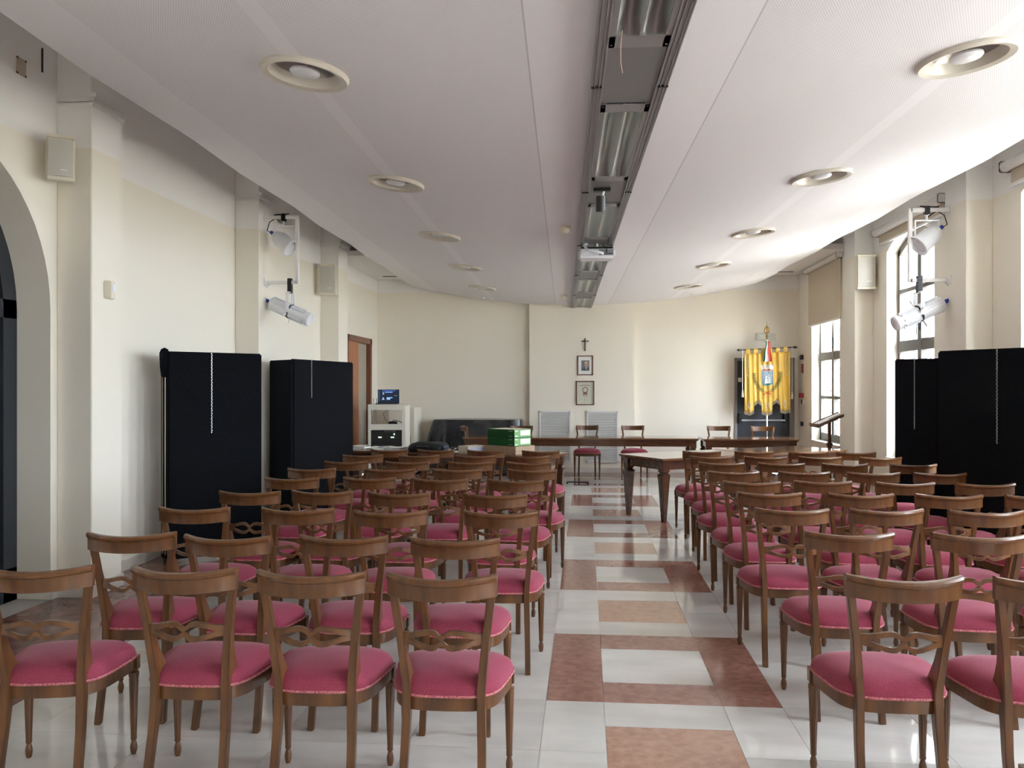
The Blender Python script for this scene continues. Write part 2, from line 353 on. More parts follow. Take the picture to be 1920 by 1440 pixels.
# ---- windows
def make_window(n, yc, w, up_detail=True):
    r = struct('window_%d' % n, (XR+.14, yc, 0)); X0, X1 = 0, .06; h = w/2
    top = lambda y, ins=0: SPR-ins+RISE*(1-(y/h)**2)
    fr = MB(); N = 14
    for i in range(N):
        a, c = -h+w*i/N, -h+w*(i+1)/N
        fr.prism([(a, top(a, .09)), (c, top(c, .09)), (c, top(c)), (a, top(a))], X0, X1, 'x')
    for s in (-1, 1): fr.box((X0, min(s*h, s*(h-.07)), SILL), (X1, max(s*h, s*(h-.07)), SPR+.03))
    fr.box((X0, -h, SILL), (X1, h, SILL+.13)).build('window_frame', FRAME, r)
    MB().box((X0-.015, -.055, SILL+.1), (X1, .055, SPR+RISE-.06)).build('mullion', FRAME, r)
    for z, t in ((1.42, .05), (2.84, .05)): MB().box((X0-.004, -h+.05, z), (X1-.004, h-.05, z+t)).build('glazing_bar', FRAME, r)
    MB().box((X0-.012, -h+.04, 2.08), (X1-.01, h-.04, 2.147)).box((X0-.004, -h+.04, 2.146), (X1-.006, h-.04, 2.22)).build('transom', FRAME, r)
    for z in (1.02, 2.36):
        hd = MB().box((-.03, -.03, z-.04), (-.015, 0, z+.09)); hd.tube([(-.02, -.015, z+.03), (-.055, -.015, z+.03), (-.06, -.03, z-.0), (-.06, -.035, z-.1)], .008, 6)
        hd.build('handle', BLACK, r)
    for s in (-1, 1):
        a, c = (-h+.05, -.04) if s < 0 else (.04, h-.05)
        for z0, z1 in ((SILL+.1, 1.43), (1.46, 2.09), (2.2, 2.85)): MB().box((.027, a, z0), (.033, c, z1)).build('pane', GLASS, r)
        pl = [(a, 2.88), (c, 2.88)]+[(c+(a-c)*k/6, top(c+(a-c)*k/6, .08)) for k in range(7)]
        MB().prism(pl, .027, .033, 'x').build('pane', GLASS, r)
    gr = MB()
    for k in range(6): y = -h+w*(k+.5)/6; gr.tube([(.17, y, SILL), (.17, y, 2.1)], .008, 5)
    for k in range(8): z = SILL+.1+k*.19; gr.tube([(.17, -h, z), (.17, h, z)], .008, 5)
    gr.build('iron_grille', DARK, r)
    MB().box((-.17, -h-.04, SILL-.035), (0, h+.04, SILL+.002)).build('window_sill', SKIRT, r, bevel=.006)
for i, (yc, w) in enumerate(WIN_C): make_window(i+1, yc, w)

# ---- doors
d1 = struct('door_1', (XL, (DY0+DY1)/2, 0)); hw = (DY1-DY0)/2
MB().box((-.2, -hw, 0), (.02, -hw+.06, DZ)).box((-.2, hw-.1, 0), (.02, hw, DZ)).box((-.2, -hw, DZ-.1), (.02, hw, DZ)).build('door_frame', BRN, d1, bevel=.004)
MB().box((-.06, -hw+.06, .01), (-.01, -.02, DZ-.1)).build('door_leaf', ORNG, d1, bevel=.004)
dl2 = MB().box((-.10, -.08, .01), (-.065, hw-.1, DZ-.1)).build('door_leaf', mat('grey_door', (.40, .37, .30), .5), d1)
MB().lathe([(.0, -.005), (.03, -.005), (.03, .012), (0, .012)], n=12, M=Matrix.Translation((-.062, .1, 1.05)) @ Matrix.Rotation(pi/2, 4, 'Y')).build('lock', BLACK, dl2)
d2 = struct('door_2', ((D2X0+D2X1)/2, YB, 0)); hw2 = (D2X1-D2X0)/2
MB().box((-hw2, -.02, 0), (-hw2+.05, .2, D2Z)).box((hw2-.09, -.02, 0), (hw2, .2, D2Z)).box((-hw2, -.02, D2Z-.05), (hw2, .2, D2Z)).build('door_frame', mat('door_grey', (.24, .24, .235), .5), d2, bevel=.003)
lf = MB().box((-hw2+.05, .01, .01), (hw2-.09, .06, D2Z-.05)).build('door_leaf', mat('slate_door', (.032, .038, .048), .45), d2, bevel=.003)
MB().box((-hw2+.07, -.08, .95), (-hw2+.14, .01, 1.13)).box((hw2-.2, -.08, .95), (hw2-.13, .01, 1.13)).build('bar_bracket', BLACK, lf, bevel=.005)
MB().tube([(-hw2+.12, -.07, 1.0), (hw2-.18, -.07, 1.0)], .018, 8).build('push_bar', mat('pale_bar', (.55, .58, .62), .3, .3), lf)
MB().box((-hw2+.07, -.0, 1.72), (-hw2+.13, .012, 1.80)).build('notice', WHITE, lf)
d3 = struct('door_3', (XL-.32, AC, 0)); fr = MB(); pts = arch(0, 2*AR, ASP, AR, 24, False); pin = arch(0, 2*AR-.3, ASP, AR-.15, 24, False)
for i in range(24): fr.prism([pts[i], pts[i+1], pin[i+1], pin[i]], -.02, .05, 'x')
for s in (-1, 1): fr.box((-.02, min(s*AR, s*(AR-.15)), 0), (.05, max(s*AR, s*(AR-.15)), ASP))
fr.box((-.02, -AR, ASP-.06), (.05, AR, ASP+.08)).box((-.02, -.08, 0), (.05, .08, ASP)).box((-.02, -AR, 0), (.05, AR, .25)).build('door_frame', mat('dark_bronze', (.035, .04, .048), .35, .3), d3)
DG = mat('dark_glass', (.012, .014, .016), .08)
for s in (-1, 1): MB().box((.0, min(s*.08, s*(AR-.15)), .25), (.012, max(s*.08, s*(AR-.15)), ASP-.06)).build('pane', DG, d3)
MB().prism(pin, 0, .012, 'x').build('pane', DG, d3)
# outside of door_3: corridor lining, keeps daylight out
MB().box((XL-TX-.35, 3.4, 0), (XL-TX-.3, 6.4, 3.6)).build('trim_1', DARK, kind='structure')

# ================================================================= CEILING FITTINGS
ROT = Matrix.Rotation(CA, 4, 'Z')
def cpt(s, y, z): p = ROT @ Vector((s, y, 0)); return (CX+p.x, p.y, z)
# linear light channel
ch = thing('light_channel', 'long grey aluminium light channel along the middle of the ceiling', 'light channel', (CX, 0, 3.125), CA)
for s in (-1, 1):
    r = MB(); a = lambda u, v: (min(s*u, s*v), max(s*u, s*v))
    for (u, v, z0, z1) in ((.183, .19, -.0, .10), (.14, .183, .004, .02), (.15, .155, -.004, .006), (.172, .177, -.004, .006), (.132, .14, -.004, .09)):
        x0, x1 = a(u, v); r.box((x0, -5.3, z0), (x1, 16.07, z1))
    r.build('side_rail', ALU, ch)
    for jy in (-.58, 1.85, 4.26, 6.55, 9.0, 11.4, 13.85):
        x0, x1 = a(.138, .1915); MB().box((x0, jy-.004, -.006), (x1, jy+.004, .008)).build('rail_joint', DARK, ch)
MB().box((-.135, -5.3, .085), (.135, 16.07, .095)).build('backing_tray', ALU_D, ch)
mods = [(2.1+2.43*k, 3.77+2.43*k) for k in range(-3, 6)]
prevy = -5.3
for y0, y1 in mods:
    if y0-prevy > .05: MB().box((-.131, prevy+.005, .008), (.131, y0-.005, .014)).build('blank_panel', ALU_D, ch, bevel=.001)
    y1 = min(y1, 16.0)
    m = MB().box((-.131, y0, 0), (-.105, y1, .05)).box((.105, y0, 0), (.131, y1, .05)).box((-.131, y0, 0), (.131, y0+.12, .006)).box((-.131, y1-.12, 0), (.131, y1, .006)).box((-.006, y0+.1, 0), (.006, y1-.1, .05))
    lm = m.build('light_module', ALU, ch)
    for s in (-1, 1):
        rf = MB(); pr = [(s*(.006+.0985*k/8), .006+.046*sin(pi*k/8)) for k in range(9)]
        ya, yb = y0+.12, y1-.12
        rf.loft([[(x, ya, .005) for x, z in pr], [(x, ya+.12, z) for x, z in pr], [(x, yb-.12, z) for x, z in pr], [(x, yb, .005) for x, z in pr]], cap=False, closed=False)
        rf.build('reflector', MIRROR, lm, smooth=.6)
    for sx in (-.12, .12):
        for yy in (y0+.03, y1-.03): MB().lathe([(0, -.004), (.005, -.003), (.005, .001)], (sx, yy, 0), 8).build('screw', ALU, lm)
    prevy = y1
# round ceiling diffusers
ords = ['nearest', 'second', 'third', 'fourth', 'fifth']
BEIGE = mat('diffuser_beige', (.62, .58, .50), .35)
dcache = None; k = 0
def make_diffuser(loc, rot, lab):
    t = thing('ceiling_diffuser', lab, 'diffuser', loc, 0, 'round ceiling diffusers'); t.rotation_euler = rot
    MB().lathe([(.205, .004), (.232, 0), (.236, -.012), (.225, -.028), (.19, -.02), (.165, .03)], n=40).build('rim', BEIGE, t, smooth=.8)
    MB().lathe([(.19, -.015), (.165, .03), (.13, .075), (.10, .09), (0, .092)], n=40).build('bowl', mat('bowl_metal', (.33, .30, .27), .3, .5), t, smooth=.8)
    MB().lathe([(0, -.016), (.07, -.014), (.08, -.004), (.078, .006), (0, .008)], n=32).build('disc', FIXT, t, smooth=.8)
    MB().lathe([(.012, .0), (.012, .09)], n=8).build('stem', STEEL, t)
    return t
for side, nm in ((-1, 'left'), (1, 'right')):
    for i, y in enumerate(DLY[4:]):
        sl_ = 2*.36*1.7/3.23**2
        lab = ('round recessed ceiling diffuser, %s from the camera in the row over the %s chairs' % (ords[i], 'left' if side < 0 else 'right'))
        p = cpt(side*1.7, y, sail_z(1.7, y)+.004); rot = (0, -side*atan(sl_), CA)
        if dcache is None: dcache = make_diffuser(p, rot, lab)
        else: d = dup(dcache, p, 0, lab); d.rotation_euler = rot
# smoke detectors
def detector(x, y, lab):
    z = ZC+.003; t = thing('smoke_detector', lab, 'smoke detector', (x, y, z), 0, 'smoke detectors')
    MB().lathe([(0, 0), (.055, 0), (.055, -.02), (.05, -.025)], n=20).build('base', CREAM, t, smooth=.6)
    MB().lathe([(.05, -.022), (.048, -.045), (.03, -.062), (0, -.065)], n=20).build('dome', CREAM, t, smooth=.8)
detector(-.20, 8.25, 'cream smoke detector nearer the camera, left of the light channel')
detector(-.37, 14.4, 'cream smoke detector near the back wall, left of the light channel')
for x, lab in ((-1.88, 'tiny white sprinkler head over the black covered table'), (1.95, 'tiny white sprinkler head left of the banner by the back wall')):
    z = sail_z(x-CX+.0245*15.6, 15.6); tag(MB().lathe([(0, .01), (.02, .008), (.02, -.02), (.03, -.03), (0, -.032)], (x, 15.6, z), 12).build('sprinkler_head', FIXT, smooth=.8), lab, 'sprinkler')
# projector
pj = thing('projector', 'white video projector hanging from the ceiling light channel', 'projector', (.117, 8.93, 3.02), .02)
MB().box((-.19, -.14, -.055), (.19, .14, .04)).build('body', FIXT, pj, bevel=.02, smooth=.6)
MB().box((-.17, -.13, .04), (.17, .12, .062)).build('top_cover', BLACK, pj, bevel=.008)
MB().box((.02, -.143, -.03), (.17, -.139, .03)).build('socket_panel', mat('socket_grey', (.25, .25, .26), .5), pj)
for i in range(7): MB().box((.03+i*.019, -.146, -.022), (.042+i*.019, -.141, -.01)).build('socket', BLACK, pj)
MB().tube([(0, 0, .05), (0, 0, .115)], .02, 12).build('mount', STEEL, pj)
MB().tube([(-.1, -.02, .11), (-.14, -.08, .09), (-.1, -.18, .02), (.0, -.2, -.005), (.05, -.16, -.01), (.06, -.14, -.015)], .014, 8).build('cable', FIXT, pj, smooth=.8)
MB().tube([(.07, 0, .11), (.06, -.1, .08), (.1, -.16, .03), (.1, -.14, .0)], .005, 6).build('cable', BLACK, pj)
# black spotlight
sp = thing('spotlight', 'small black spotlight hanging from the ceiling light channel', 'spotlight', (.16, 6.45, 3.12), 0)
MB().box((-.1, -.03, -.012), (.03, .03, .012)).build('mounting_plate', BLACK, sp, bevel=.003)
MB().tube([(-.02, 0, -.01), (-.035, -.02, -.06), (-.04, -.05, -.1)], .009, 8).build('arm', FIXT, sp)
MB().lathe([(0, -.0), (.036, 0), (.036, -.115), (.028, -.118), (.026, -.10), (0, -.10)], n=20, M=Matrix.Translation((-.045, -.05, -.055)) @ Matrix.Rotation(.25, 4, 'X')).build('lamp_body', BLACK, sp, smooth=.6)
# dangling wire
tag(MB().tube([cpt(-.08, 3.6, 3.13), cpt(-.085, 3.65, 3.09), cpt(-.08, 3.72, 3.04), cpt(-.07, 3.74, 3.0)], .0015, 5).build('loose_wire', mat('copper_wire', (.7, .42, .30), .4)), 'thin loose pinkish wire dangling from the light channel', 'wire')

# ================================================================= WALL FITTINGS
def speaker(loc, rz, w, h, d, lab):
    t = thing('wall_speaker', lab, 'speaker', loc, rz, 'wall loudspeakers')
    prof = [(-w/2, 0), (w/2, 0), (w/2*.86, -d), (-w/2*.86, -d)]
    MB().prism(prof, -h/2, h/2, 'z').build('cabinet', CREAM, t, bevel=.008)
    g = MB(); n = 8; pr = [(-w/2*.82+w*.82*k/n, -d-.004-.012*(1-(1-2*k/n)**2)) for k in range(n+1)]
    g.prism(pr+[(w/2*.82, -d+.002), (-w/2*.82, -d+.002)], -h/2+.02, h/2-.02, 'z').build('grille', SPKG, t, smooth=.5)
    for s in (-1, 1): MB().prism([(-w/2*.9, -d+.02), (w/2*.9, -d+.02), (w/2*.88, -d-.02), (-w/2*.88, -d-.02)], s*h/2-.012, s*h/2+.012, 'z').build('end_cap', CREAM, t, bevel=.003)
    MB().box((-.0, -d-.019, -h*.3), (w*.22, -d-.015, -h*.3+.008)).build('badge', WHITE, t)
    MB().box((-.04, 0, -.05), (.04, .05, .05)).build('bracket', ALU_D, t)
speaker((-3.935, 6.02, 3.31), .6, .2, .31, .14, 'cream wall loudspeaker high beside the arch')
speaker((-3.88, 12.50, 3.235), .16, .27, .44, .16, 'cream wall loudspeaker high on the left wall near the brown door')
speaker((3.825, 11.99, 3.185), -.10, .27, .44, .16, 'cream wall loudspeaker between the two arched windows on the right wall')
md = thing('motion_detector', 'small cream motion detector on the nearest left pilaster', 'motion detector', (XL+E, 6.38, 2.39), 0)
MB().prism([(0, -.05), (0, .05), (.05, .035), (.06, 0), (.05, -.035)], -.07, .07, 'z').build('housing', CREAM, md, bevel=.006)
MB().box((.045, -.022, -.02), (.062, .022, .045)).build('lens', FIXT, md, bevel=.004)
for (y, z, x, lab, nm) in ((5.75, 3.93, XL, 'small beige junction plate high on the left wall above the arch', 0), (10.9, 3.86, XL, 'small beige junction plate high on the left wall past the stage lamps', 1)):
    t = thing('junction_plate', lab, 'wall plate', (x, y, z), 0); MB().box((0, -.05, -.06), (.008, .05, .06)).build('plate', mat('faded_plate', (.50, .42, .33), .7), t)
    for a in (-.045, .045):
        for b in (-.055, .055): MB().box((.006, a-.006, b-.006), (.011, a+.006, b+.006)).build('screw', BLACK, t)
tag(MB().box((XL+.001, 5.98, 3.98), (XL+.008, 5.995, 4.16)).build('conduit_stub', BLACK), 'short dark conduit stub high on the left wall by the ceiling', 'conduit')

def stage_lights(base, sx, zt, zb, side, rel):
    """white rectangular bracket on a pilaster with a round lamp and a long profile spotlight"""
    x, y = base
    t = thing('lamp_bracket', 'white square-tube bracket holding stage lamps on the %s pilaster' % side, 'bracket', (x, y, 0), 0, 'stage lamp brackets')
    L = .39*sx; r = .019
    MB().box((min(0, L), -r, zt-r), (max(0, L), r, zt+r)).build('bar', WHITE, t, bevel=.003)
    MB().box((min(0, L), -r, zb-r), (max(0, L), r, zb+r)).build('bar', WHITE, t, bevel=.003)
    MB().box((min(L-r, L+r), -r, zb-r), (max(L-r, L+r), r, zt+r)).build('upright', WHITE, t, bevel=.003)
    for zz in (zt, zb): MB().box((min(0, .010*sx), -.045, zz-.045), (max(0, .010*sx), .045, zz+.045)).build('wall_plate', WHITE, t)
    # round lamp under the upper bar
    lx = .225*sx; q = thing('stage_lamp', 'round white stage lamp hanging from upper bar of the %s bracket' % side, 'stage lamp', (x+lx, y, zt), 0, 'round stage lamps')
    c = MB().box((-.025, -.03, -.05), (.025, .03, .04)); c.tube([(-.12*sx, 0, .03), (0, 0, .035), (.06*sx, .02, .045)], .008, 6); c.build('clamp', BLACK, q, bevel=.004)
    yk = MB()
    for s in (-1, 1): yk.box((s*.115-.004, -.018, -.33), (s*.115+.004, .018, -.1))
    yk.box((-.119, -.018, -.108), (.119, .018, -.1)).box((-.01, -.01, -.1), (.01, .01, -.04)).build('yoke', FIXT, q, bevel=.002)
    d = Vector((.78*sx, -.15, -.62)).normalized(); M = frame_at((0.0, 0, -.30), d)
    MB().lathe([(0, -.16), (.05, -.16), (.07, -.14), (.098, -.06), (.105, .08), (.113, .085), (.113, .12), (.10, .125), (.095, .09), (0, .07)], n=24, M=M).build('lamp_body', FIXT, q, smooth=.6)
    b = frame_at((0, 0, -.30), d) @ Vector((0, 0, -.2))
    MB().lathe([(0, -.22), (.02, -.22), (.024, -.15), (0, -.15)], n=10, M=M).build('plug', BLUE, q)
    MB().tube([b, b+Vector((-.06*sx, 0, .03)), b+Vector((-.02*sx, -.03, .12)), b+Vector((.05*sx, -.02, .17)), (0, 0, -.08)], .006, 6).build('cable', BLACK, q)
    # profile spotlight under the lower bar
    lx = .30*sx; q = thing('profile_spotlight', 'long white profile spotlight hanging under the %s bracket' % side, 'spotlight', (x+lx, y, zb), 0, 'profile spotlights')
    MB().box((-.025, -.03, -.13), (.025, .03, .045)).build('clamp', BLACK, q, bevel=.004)
    yk = MB()
    for s in (-1, 1): yk.box((-.02, s*.095-.004, -.36), (.02, s*.095+.004, -.12))
    yk.box((-.02, -.099, -.128), (.02, .099, -.12)).build('yoke', FIXT, q, bevel=.002)
    d = Vector((.90*sx, -.1, -.40)).normalized(); M = frame_at((.0, 0, -.34), d)
    bd = MB().lathe([(0, -.26), (.07, -.26), (.08, -.24), (.08, .02), (.072, .03), (.068, .22), (.08, .225), (.08, .27), (.07, .28), (0, .27)], n=20, M=M); body = bd.build('lamp_body', FIXT, q, smooth=.5)
    fin = MB()
    for k in range(8):
        a = 2*pi*k/8; R2 = M @ Matrix.Rotation(a, 4, 'Z'); fin.box((.066, -.012, -.24), (.087, .012, .2), R2)
    fin.build('cooling_rib', FIXT, body)
    MB().lathe([(.078, .0), (.09, 0), (.09, .018), (.078, .018)], n=20, M=M).build('gate_ring', BLACK, body)
    sh = MB()
    for a in (0, pi/2, pi, 3*pi/2): sh.box((.08, -.012, .006), (.16, .012, .01), M @ Matrix.Rotation(a+.4, 4, 'Z'))
    sh.build('shutter_blade', FIXT, body)
    MB().lathe([(0, -.34), (.02, -.34), (.024, -.26), (0, -.26)], n=10, M=M).build('plug', BLUE, q)
    b = M @ Vector((0, 0, -.33))
    MB().tube([b, b+Vector((-.05*sx, 0, .03)), b+Vector((-.03*sx, -.01, .12)), b+Vector((.08*sx, -.01, .22)), (0, 0, -.02)], .007, 6).build('cable', FIXT, q)
stage_lights((XL+E, 9.70), 1, 3.63, 2.86, 'left', 0)
stage_lights((XR-.25, 9.0), -1, 3.44, 2.72, 'right', 0)

# roller blinds
BLIND = mat('blind_fabric', (.60, .52, .40), .8)
def blind(yc, w, zr, zh, lab):
    t = thing('roller_blind', lab, 'blind', (XR-.06, yc, zr), 0, 'roller blinds')
    MB().tube([(0, -w/2, 0), (0, w/2, 0)], .05, 14).build('roller', WHITE, t, smooth=.6)
    for s in (-1, 1): MB().box((-.055, s*w/2-.01, -.055), (.06, s*w/2+.01, .055)).build('bracket', WHITE, t, bevel=.01)
    f = MB().box((.035, -w/2+.04, zh-zr), (.04, w/2-.04, 0)).build('blind_fabric', BLIND, t)
    MB().box((.025, -w/2+.04, zh-zr-.02), (.047, w/2-.04, zh-zr+.012)).build('hem_bar', WHITE, t, bevel=.004)
blind(14.42, 1.98, 3.68, 2.70, 'beige roller blind half lowered over the window nearest the banner')
blind(10.72, 2.15, 3.70, 3.54, 'beige roller blind rolled up above the window behind the stage lamps')
blind(7.28, 1.95, 3.68, 3.50, 'beige roller blind rolled up at the right edge of the view')

# ================================================================= CHAIRS
def outline(n=40, grow=0):
    pts = []
    def cr(t):   # closed outline, t in 0..1, superellipse-like trapezoid
        a = 2*pi*t; c, s = cos(a), sin(a); e = .46
        x = abs(c)**e*(1 if c > 0 else -1); y = abs(s)**e*(1 if s > 0 else -1)
        hw = .226+.033*y; bow = .028*(1-x*x)*(1 if y > 0 else .35)*abs(y)**2
        return (x*(hw+grow), (.195+grow)*y+bow*(1 if y > 0 else -1)+.002)
    return [cr(k/n) for k in range(n)]
def make_chair():
    t = thing('dining_chair', 'x', 'chair', (0, 0, 0), 0, 'rows of red-seated chairs')
    ol = outline(); n = len(ol)
    c = MB(); rings = []
    for f, z in ((1.0, .436), (1.012, .450), (1.0, .466), (.955, .482), (.86, .498), (.65, .512), (.35, .520), (.08, .522)): rings.append([(x*f, .008+(y-.008)*f, z) for x, y in ol])
    c.loft(rings).build('seat_cushion', SEAT, t, smooth=1.2)
    MB().tube([(x*1.012, y*1.012, .440) for x, y in ol]+[(ol[0][0]*1.012, ol[0][1]*1.012, .440)], .0055, 6, False).build('piping', PIPE, t, smooth=1)
    ap = MB(); o2 = [(x*.985, y*.985) for x, y in ol]; i2 = [(x*.88, y*.86) for x, y in ol]
    ap.loft([[(x, y, .435) for x, y in i2], [(x, y, .435) for x, y in o2], [(x, y, .383) for x, y in o2], [(x, y, .38) for x, y in i2], [(x, y, .435) for x, y in i2]], cap=False).build('apron', WOOD, t, smooth=.6)
    for s in (-1, 1):
        P = [(.152, -.262, 0, .030, .032), (.150, -.235, .12, .030, .034), (.147, -.206, .25, .031, .036), (.144, -.190, .36, .032, .042), (.143, -.180, .44, .032, .056), (.144, -.160, .470, .032, .092),
             (.146, -.162, .495, .031, .094), (.149, -.176, .53, .031, .076), (.154, -.192, .58, .030, .056), (.161, -.206, .65, .029, .042), (.172, -.218, .73, .029, .034), (.184, -.228, .82, .029, .032), (.193, -.236, .895, .029, .030), (.194, -.236, .905, .022, .022)]
        b = MB(); b.loft([[(s*x+dx*wx/2, y+dy*wy/2, z) for dx, dy in ((-1, -1), (1, -1), (1, 1), (-1, 1))] for x, y, z, wx, wy in P])
        b.build('back_post', WOOD, t, bevel=.003, smooth=.5)
        fl_ = MB().cbox((s*.222, .160, .405), (.042, .042, .058))
        fl_.lathe([(.010, .379), (.020, .378), (.020, .374), (.014, .372), (.022, .362), (.022, .345)], (s*.222, .160, 0), 16)
        fl_.lathe([(.019, .345), (.0205, .335), (.0125, .075)], (s*.222, .160, 0), 20, flute=.14)
        fl_.lathe([(.013, .075), (.0135, .068), (.009, .06), (.012, .05), (.0155, .035), (.0145, .018), (.010, .0), (0, 0)], (s*.222, .160, 0), 14)
        fl_.build('front_leg', WOOD, t, smooth=.6)
    # top rail
    N = 16; R = []
    for k in range(N+1):
        x = -.209+.418*k/N; u = x/.209; y = -.236-.080*(1-u*u); zt = .918-.010*(1-u*u); zb = .836-.006*(1-u*u)
        w = .011
        R.append([(x, y+w, zb), (x, y-w, zb), (x, y-w-.001, zb+.05), (x, y-w-.003, zt-.024), (x, y-w-.014, zt-.018), (x, y-w-.018, zt-.008), (x, y-w-.012, zt+.001), (x, y-w+.002, zt+.004), (x, y+w+.001, zt+.001), (x, y+w+.001, zt-.008), (x, y+w, zt-.03)])
    MB().loft(R).build('top_rail', WOOD, t, smooth=.6)
    # pierced crossbar: two teardrop loops
    cb = MB(); N = 26
    def off(a):
        pts = [(0, .009), (.07, .016), (.16, .0265), (.28, .030), (.42, .027), (.6, .020), (.8, .0115), (1, .008)]
        for (a0, b0), (a1, b1) in zip(pts, pts[1:]):
            if a <= a1: q = (a-a0)/(a1-a0); return b0+(b1-b0)*(q*q*(3-2*q))
        return .012
    for sg in (-1, 1):
        rg = []
        for k in range(N+1):
            x = -.153+.306*k/N; a = abs(x)/.153; y = -.212-.040*(1-a*a); zc = .668+sg*off(a); hh = .0098+.006*max(0, a-.55); w = .010
            rg.append([(x, y-w, zc-hh), (x, y+w, zc-hh), (x, y+w, zc+hh), (x, y-w, zc+hh)])
        cb.loft(rg)
    cb.build('crossbar', WOOD, t, bevel=.002, smooth=.5)
    return t
LEFT = [[(-2.179, 3.368, .17), (-1.56, 3.404, .016), (-1.05, 3.383, .03), (-.540, 3.377, .01)],
 [(-2.214, 4.14, .124), (-1.68, 4.099, -.033), (-1.15, 4.151, .038), (-.615, 4.138, .04)],
 [(-2.289, 4.996, .032), (-1.68, 5.004, .082), (-1.141, 4.966, .136), (-.486, 4.991, .042)],
 [(-2.266, 5.764, .028), (-1.774, 5.825, -.018), (-1.234, 5.784, -.02), (-.589, 5.779, -.011)],
 [(-2.286, 6.628, .048), (-1.667, 6.69, -.036), (-1.107, 6.649, .007), (-.523, 6.627, -.017)],
 [(-2.374, 7.378, .03), (-1.68, 7.396, .03), (-1.1, 7.413, .03), (-.437, 7.43, -.068)],
 [(-2.272, 8.1, .015), (-1.679, 8.107, -.019), (-1.09, 8.127, .03), (-.514, 8.125, -.055)],
 [(-2.325, 8.85, .07), (-1.729, 8.847, .06), (-1.132, 8.864, .03), (-.58, 8.854, .03)],
 [(-2.191, 9.589, -.058), (-1.662, 9.612, -.061), (-1.096, 9.606, -.053), (-.484, 9.577, -.038)]]
RIGHT = [[(1.182, 3.5, -.006), (1.715, 3.493, -.006)],
 [(1.277, 4.458, -.022), (1.892, 4.453, -.076), (2.485, 4.442, -.09)],
 [(1.19, 5.25, 0), (1.715, 5.271, .05), (2.266, 5.263, .037), (2.84, 5.27, 0)],
 [(1.223, 6.001, .002), (1.81, 5.985, -.004), (2.377, 5.99, -.025), (2.939, 5.982, -.021)],
 [(1.234, 6.667, .009), (1.778, 6.742, -.022), (2.347, 6.69, .007), (2.904, 6.683, .03)],
 [(1.225, 7.423, .03), (1.809, 7.443, .012), (2.373, 7.428, -.029), (2.884, 7.429, .044)],
 [(1.275, 8.258, -.036), (1.826, 8.253, -.065), (2.363, 8.239, .065), (2.969, 8.236, .07)],
 [(1.281, 8.953, -.041), (1.824, 8.986, -.016), (2.373, 9.001, -.046), (2.933, 8.992, .07)],
 [(1.271, 9.688, .03), (1.851, 9.681, -.038), (2.416, 9.681, .011), (2.916, 9.671, .03)]]
RN = ['front', 'second', 'third', 'fourth', 'fifth', 'sixth', 'seventh', 'eighth', 'last']
LP = ['chair farthest from the aisle', 'second chair from the left', 'second chair from the aisle', 'aisle chair']
RP = ['aisle chair', 'second chair from the aisle', 'third chair from the aisle', 'fourth chair from the aisle']
proto = make_chair(); first = True
def chair(x, y, rz, lab, grp):
    global first
    if first:
        first = False; proto.location = (x, y, 0); proto.rotation_euler = (0, 0, rz); proto['label'] = lab; proto['group'] = grp; return proto
    return dup(proto, (x, y, 0), rz, lab, grp)
for i, row in enumerate(LEFT):
    for j, (x, y, a) in enumerate(row): chair(x, y, a, 'walnut %s with raspberry seat, %s row of the left block' % (LP[j], 'nearest' if i == 0 else RN[i]), 'chairs of the left block')
for i, row in enumerate(RIGHT):
    for j, (x, y, a) in enumerate(row): chair(x, y, a, 'walnut %s with raspberry seat, %s row of the right block' % (RP[j], 'nearest full' if i == 0 else RN[i]), 'chairs of the right block')
chair(1.60, 2.60, 0, 'walnut chair cut off at the lower right corner, only its red seat corner showing', 'chairs of the right block')
for x, y, a, lab in ((.03, 15.36, pi, 'walnut chair behind the long table in front of the right wall grille'), (.87, 15.34, pi+.03, 'walnut chair behind the long table near its right end'),
                     (2.40, 15.26, pi, 'walnut chair behind the short table left of the dark door'), (3.16, 15.22, pi-.03, 'walnut chair behind the short table in front of the banner pole'),
                     (-1.16, 15.08, pi, 'walnut chair behind the long table hidden by the green boxes'), (-1.93, 15.20, -pi/2+.25, 'walnut chair turned sideways at the left end of the long table')):
    chair(x, y, a, lab, 'chairs behind the rear tables')

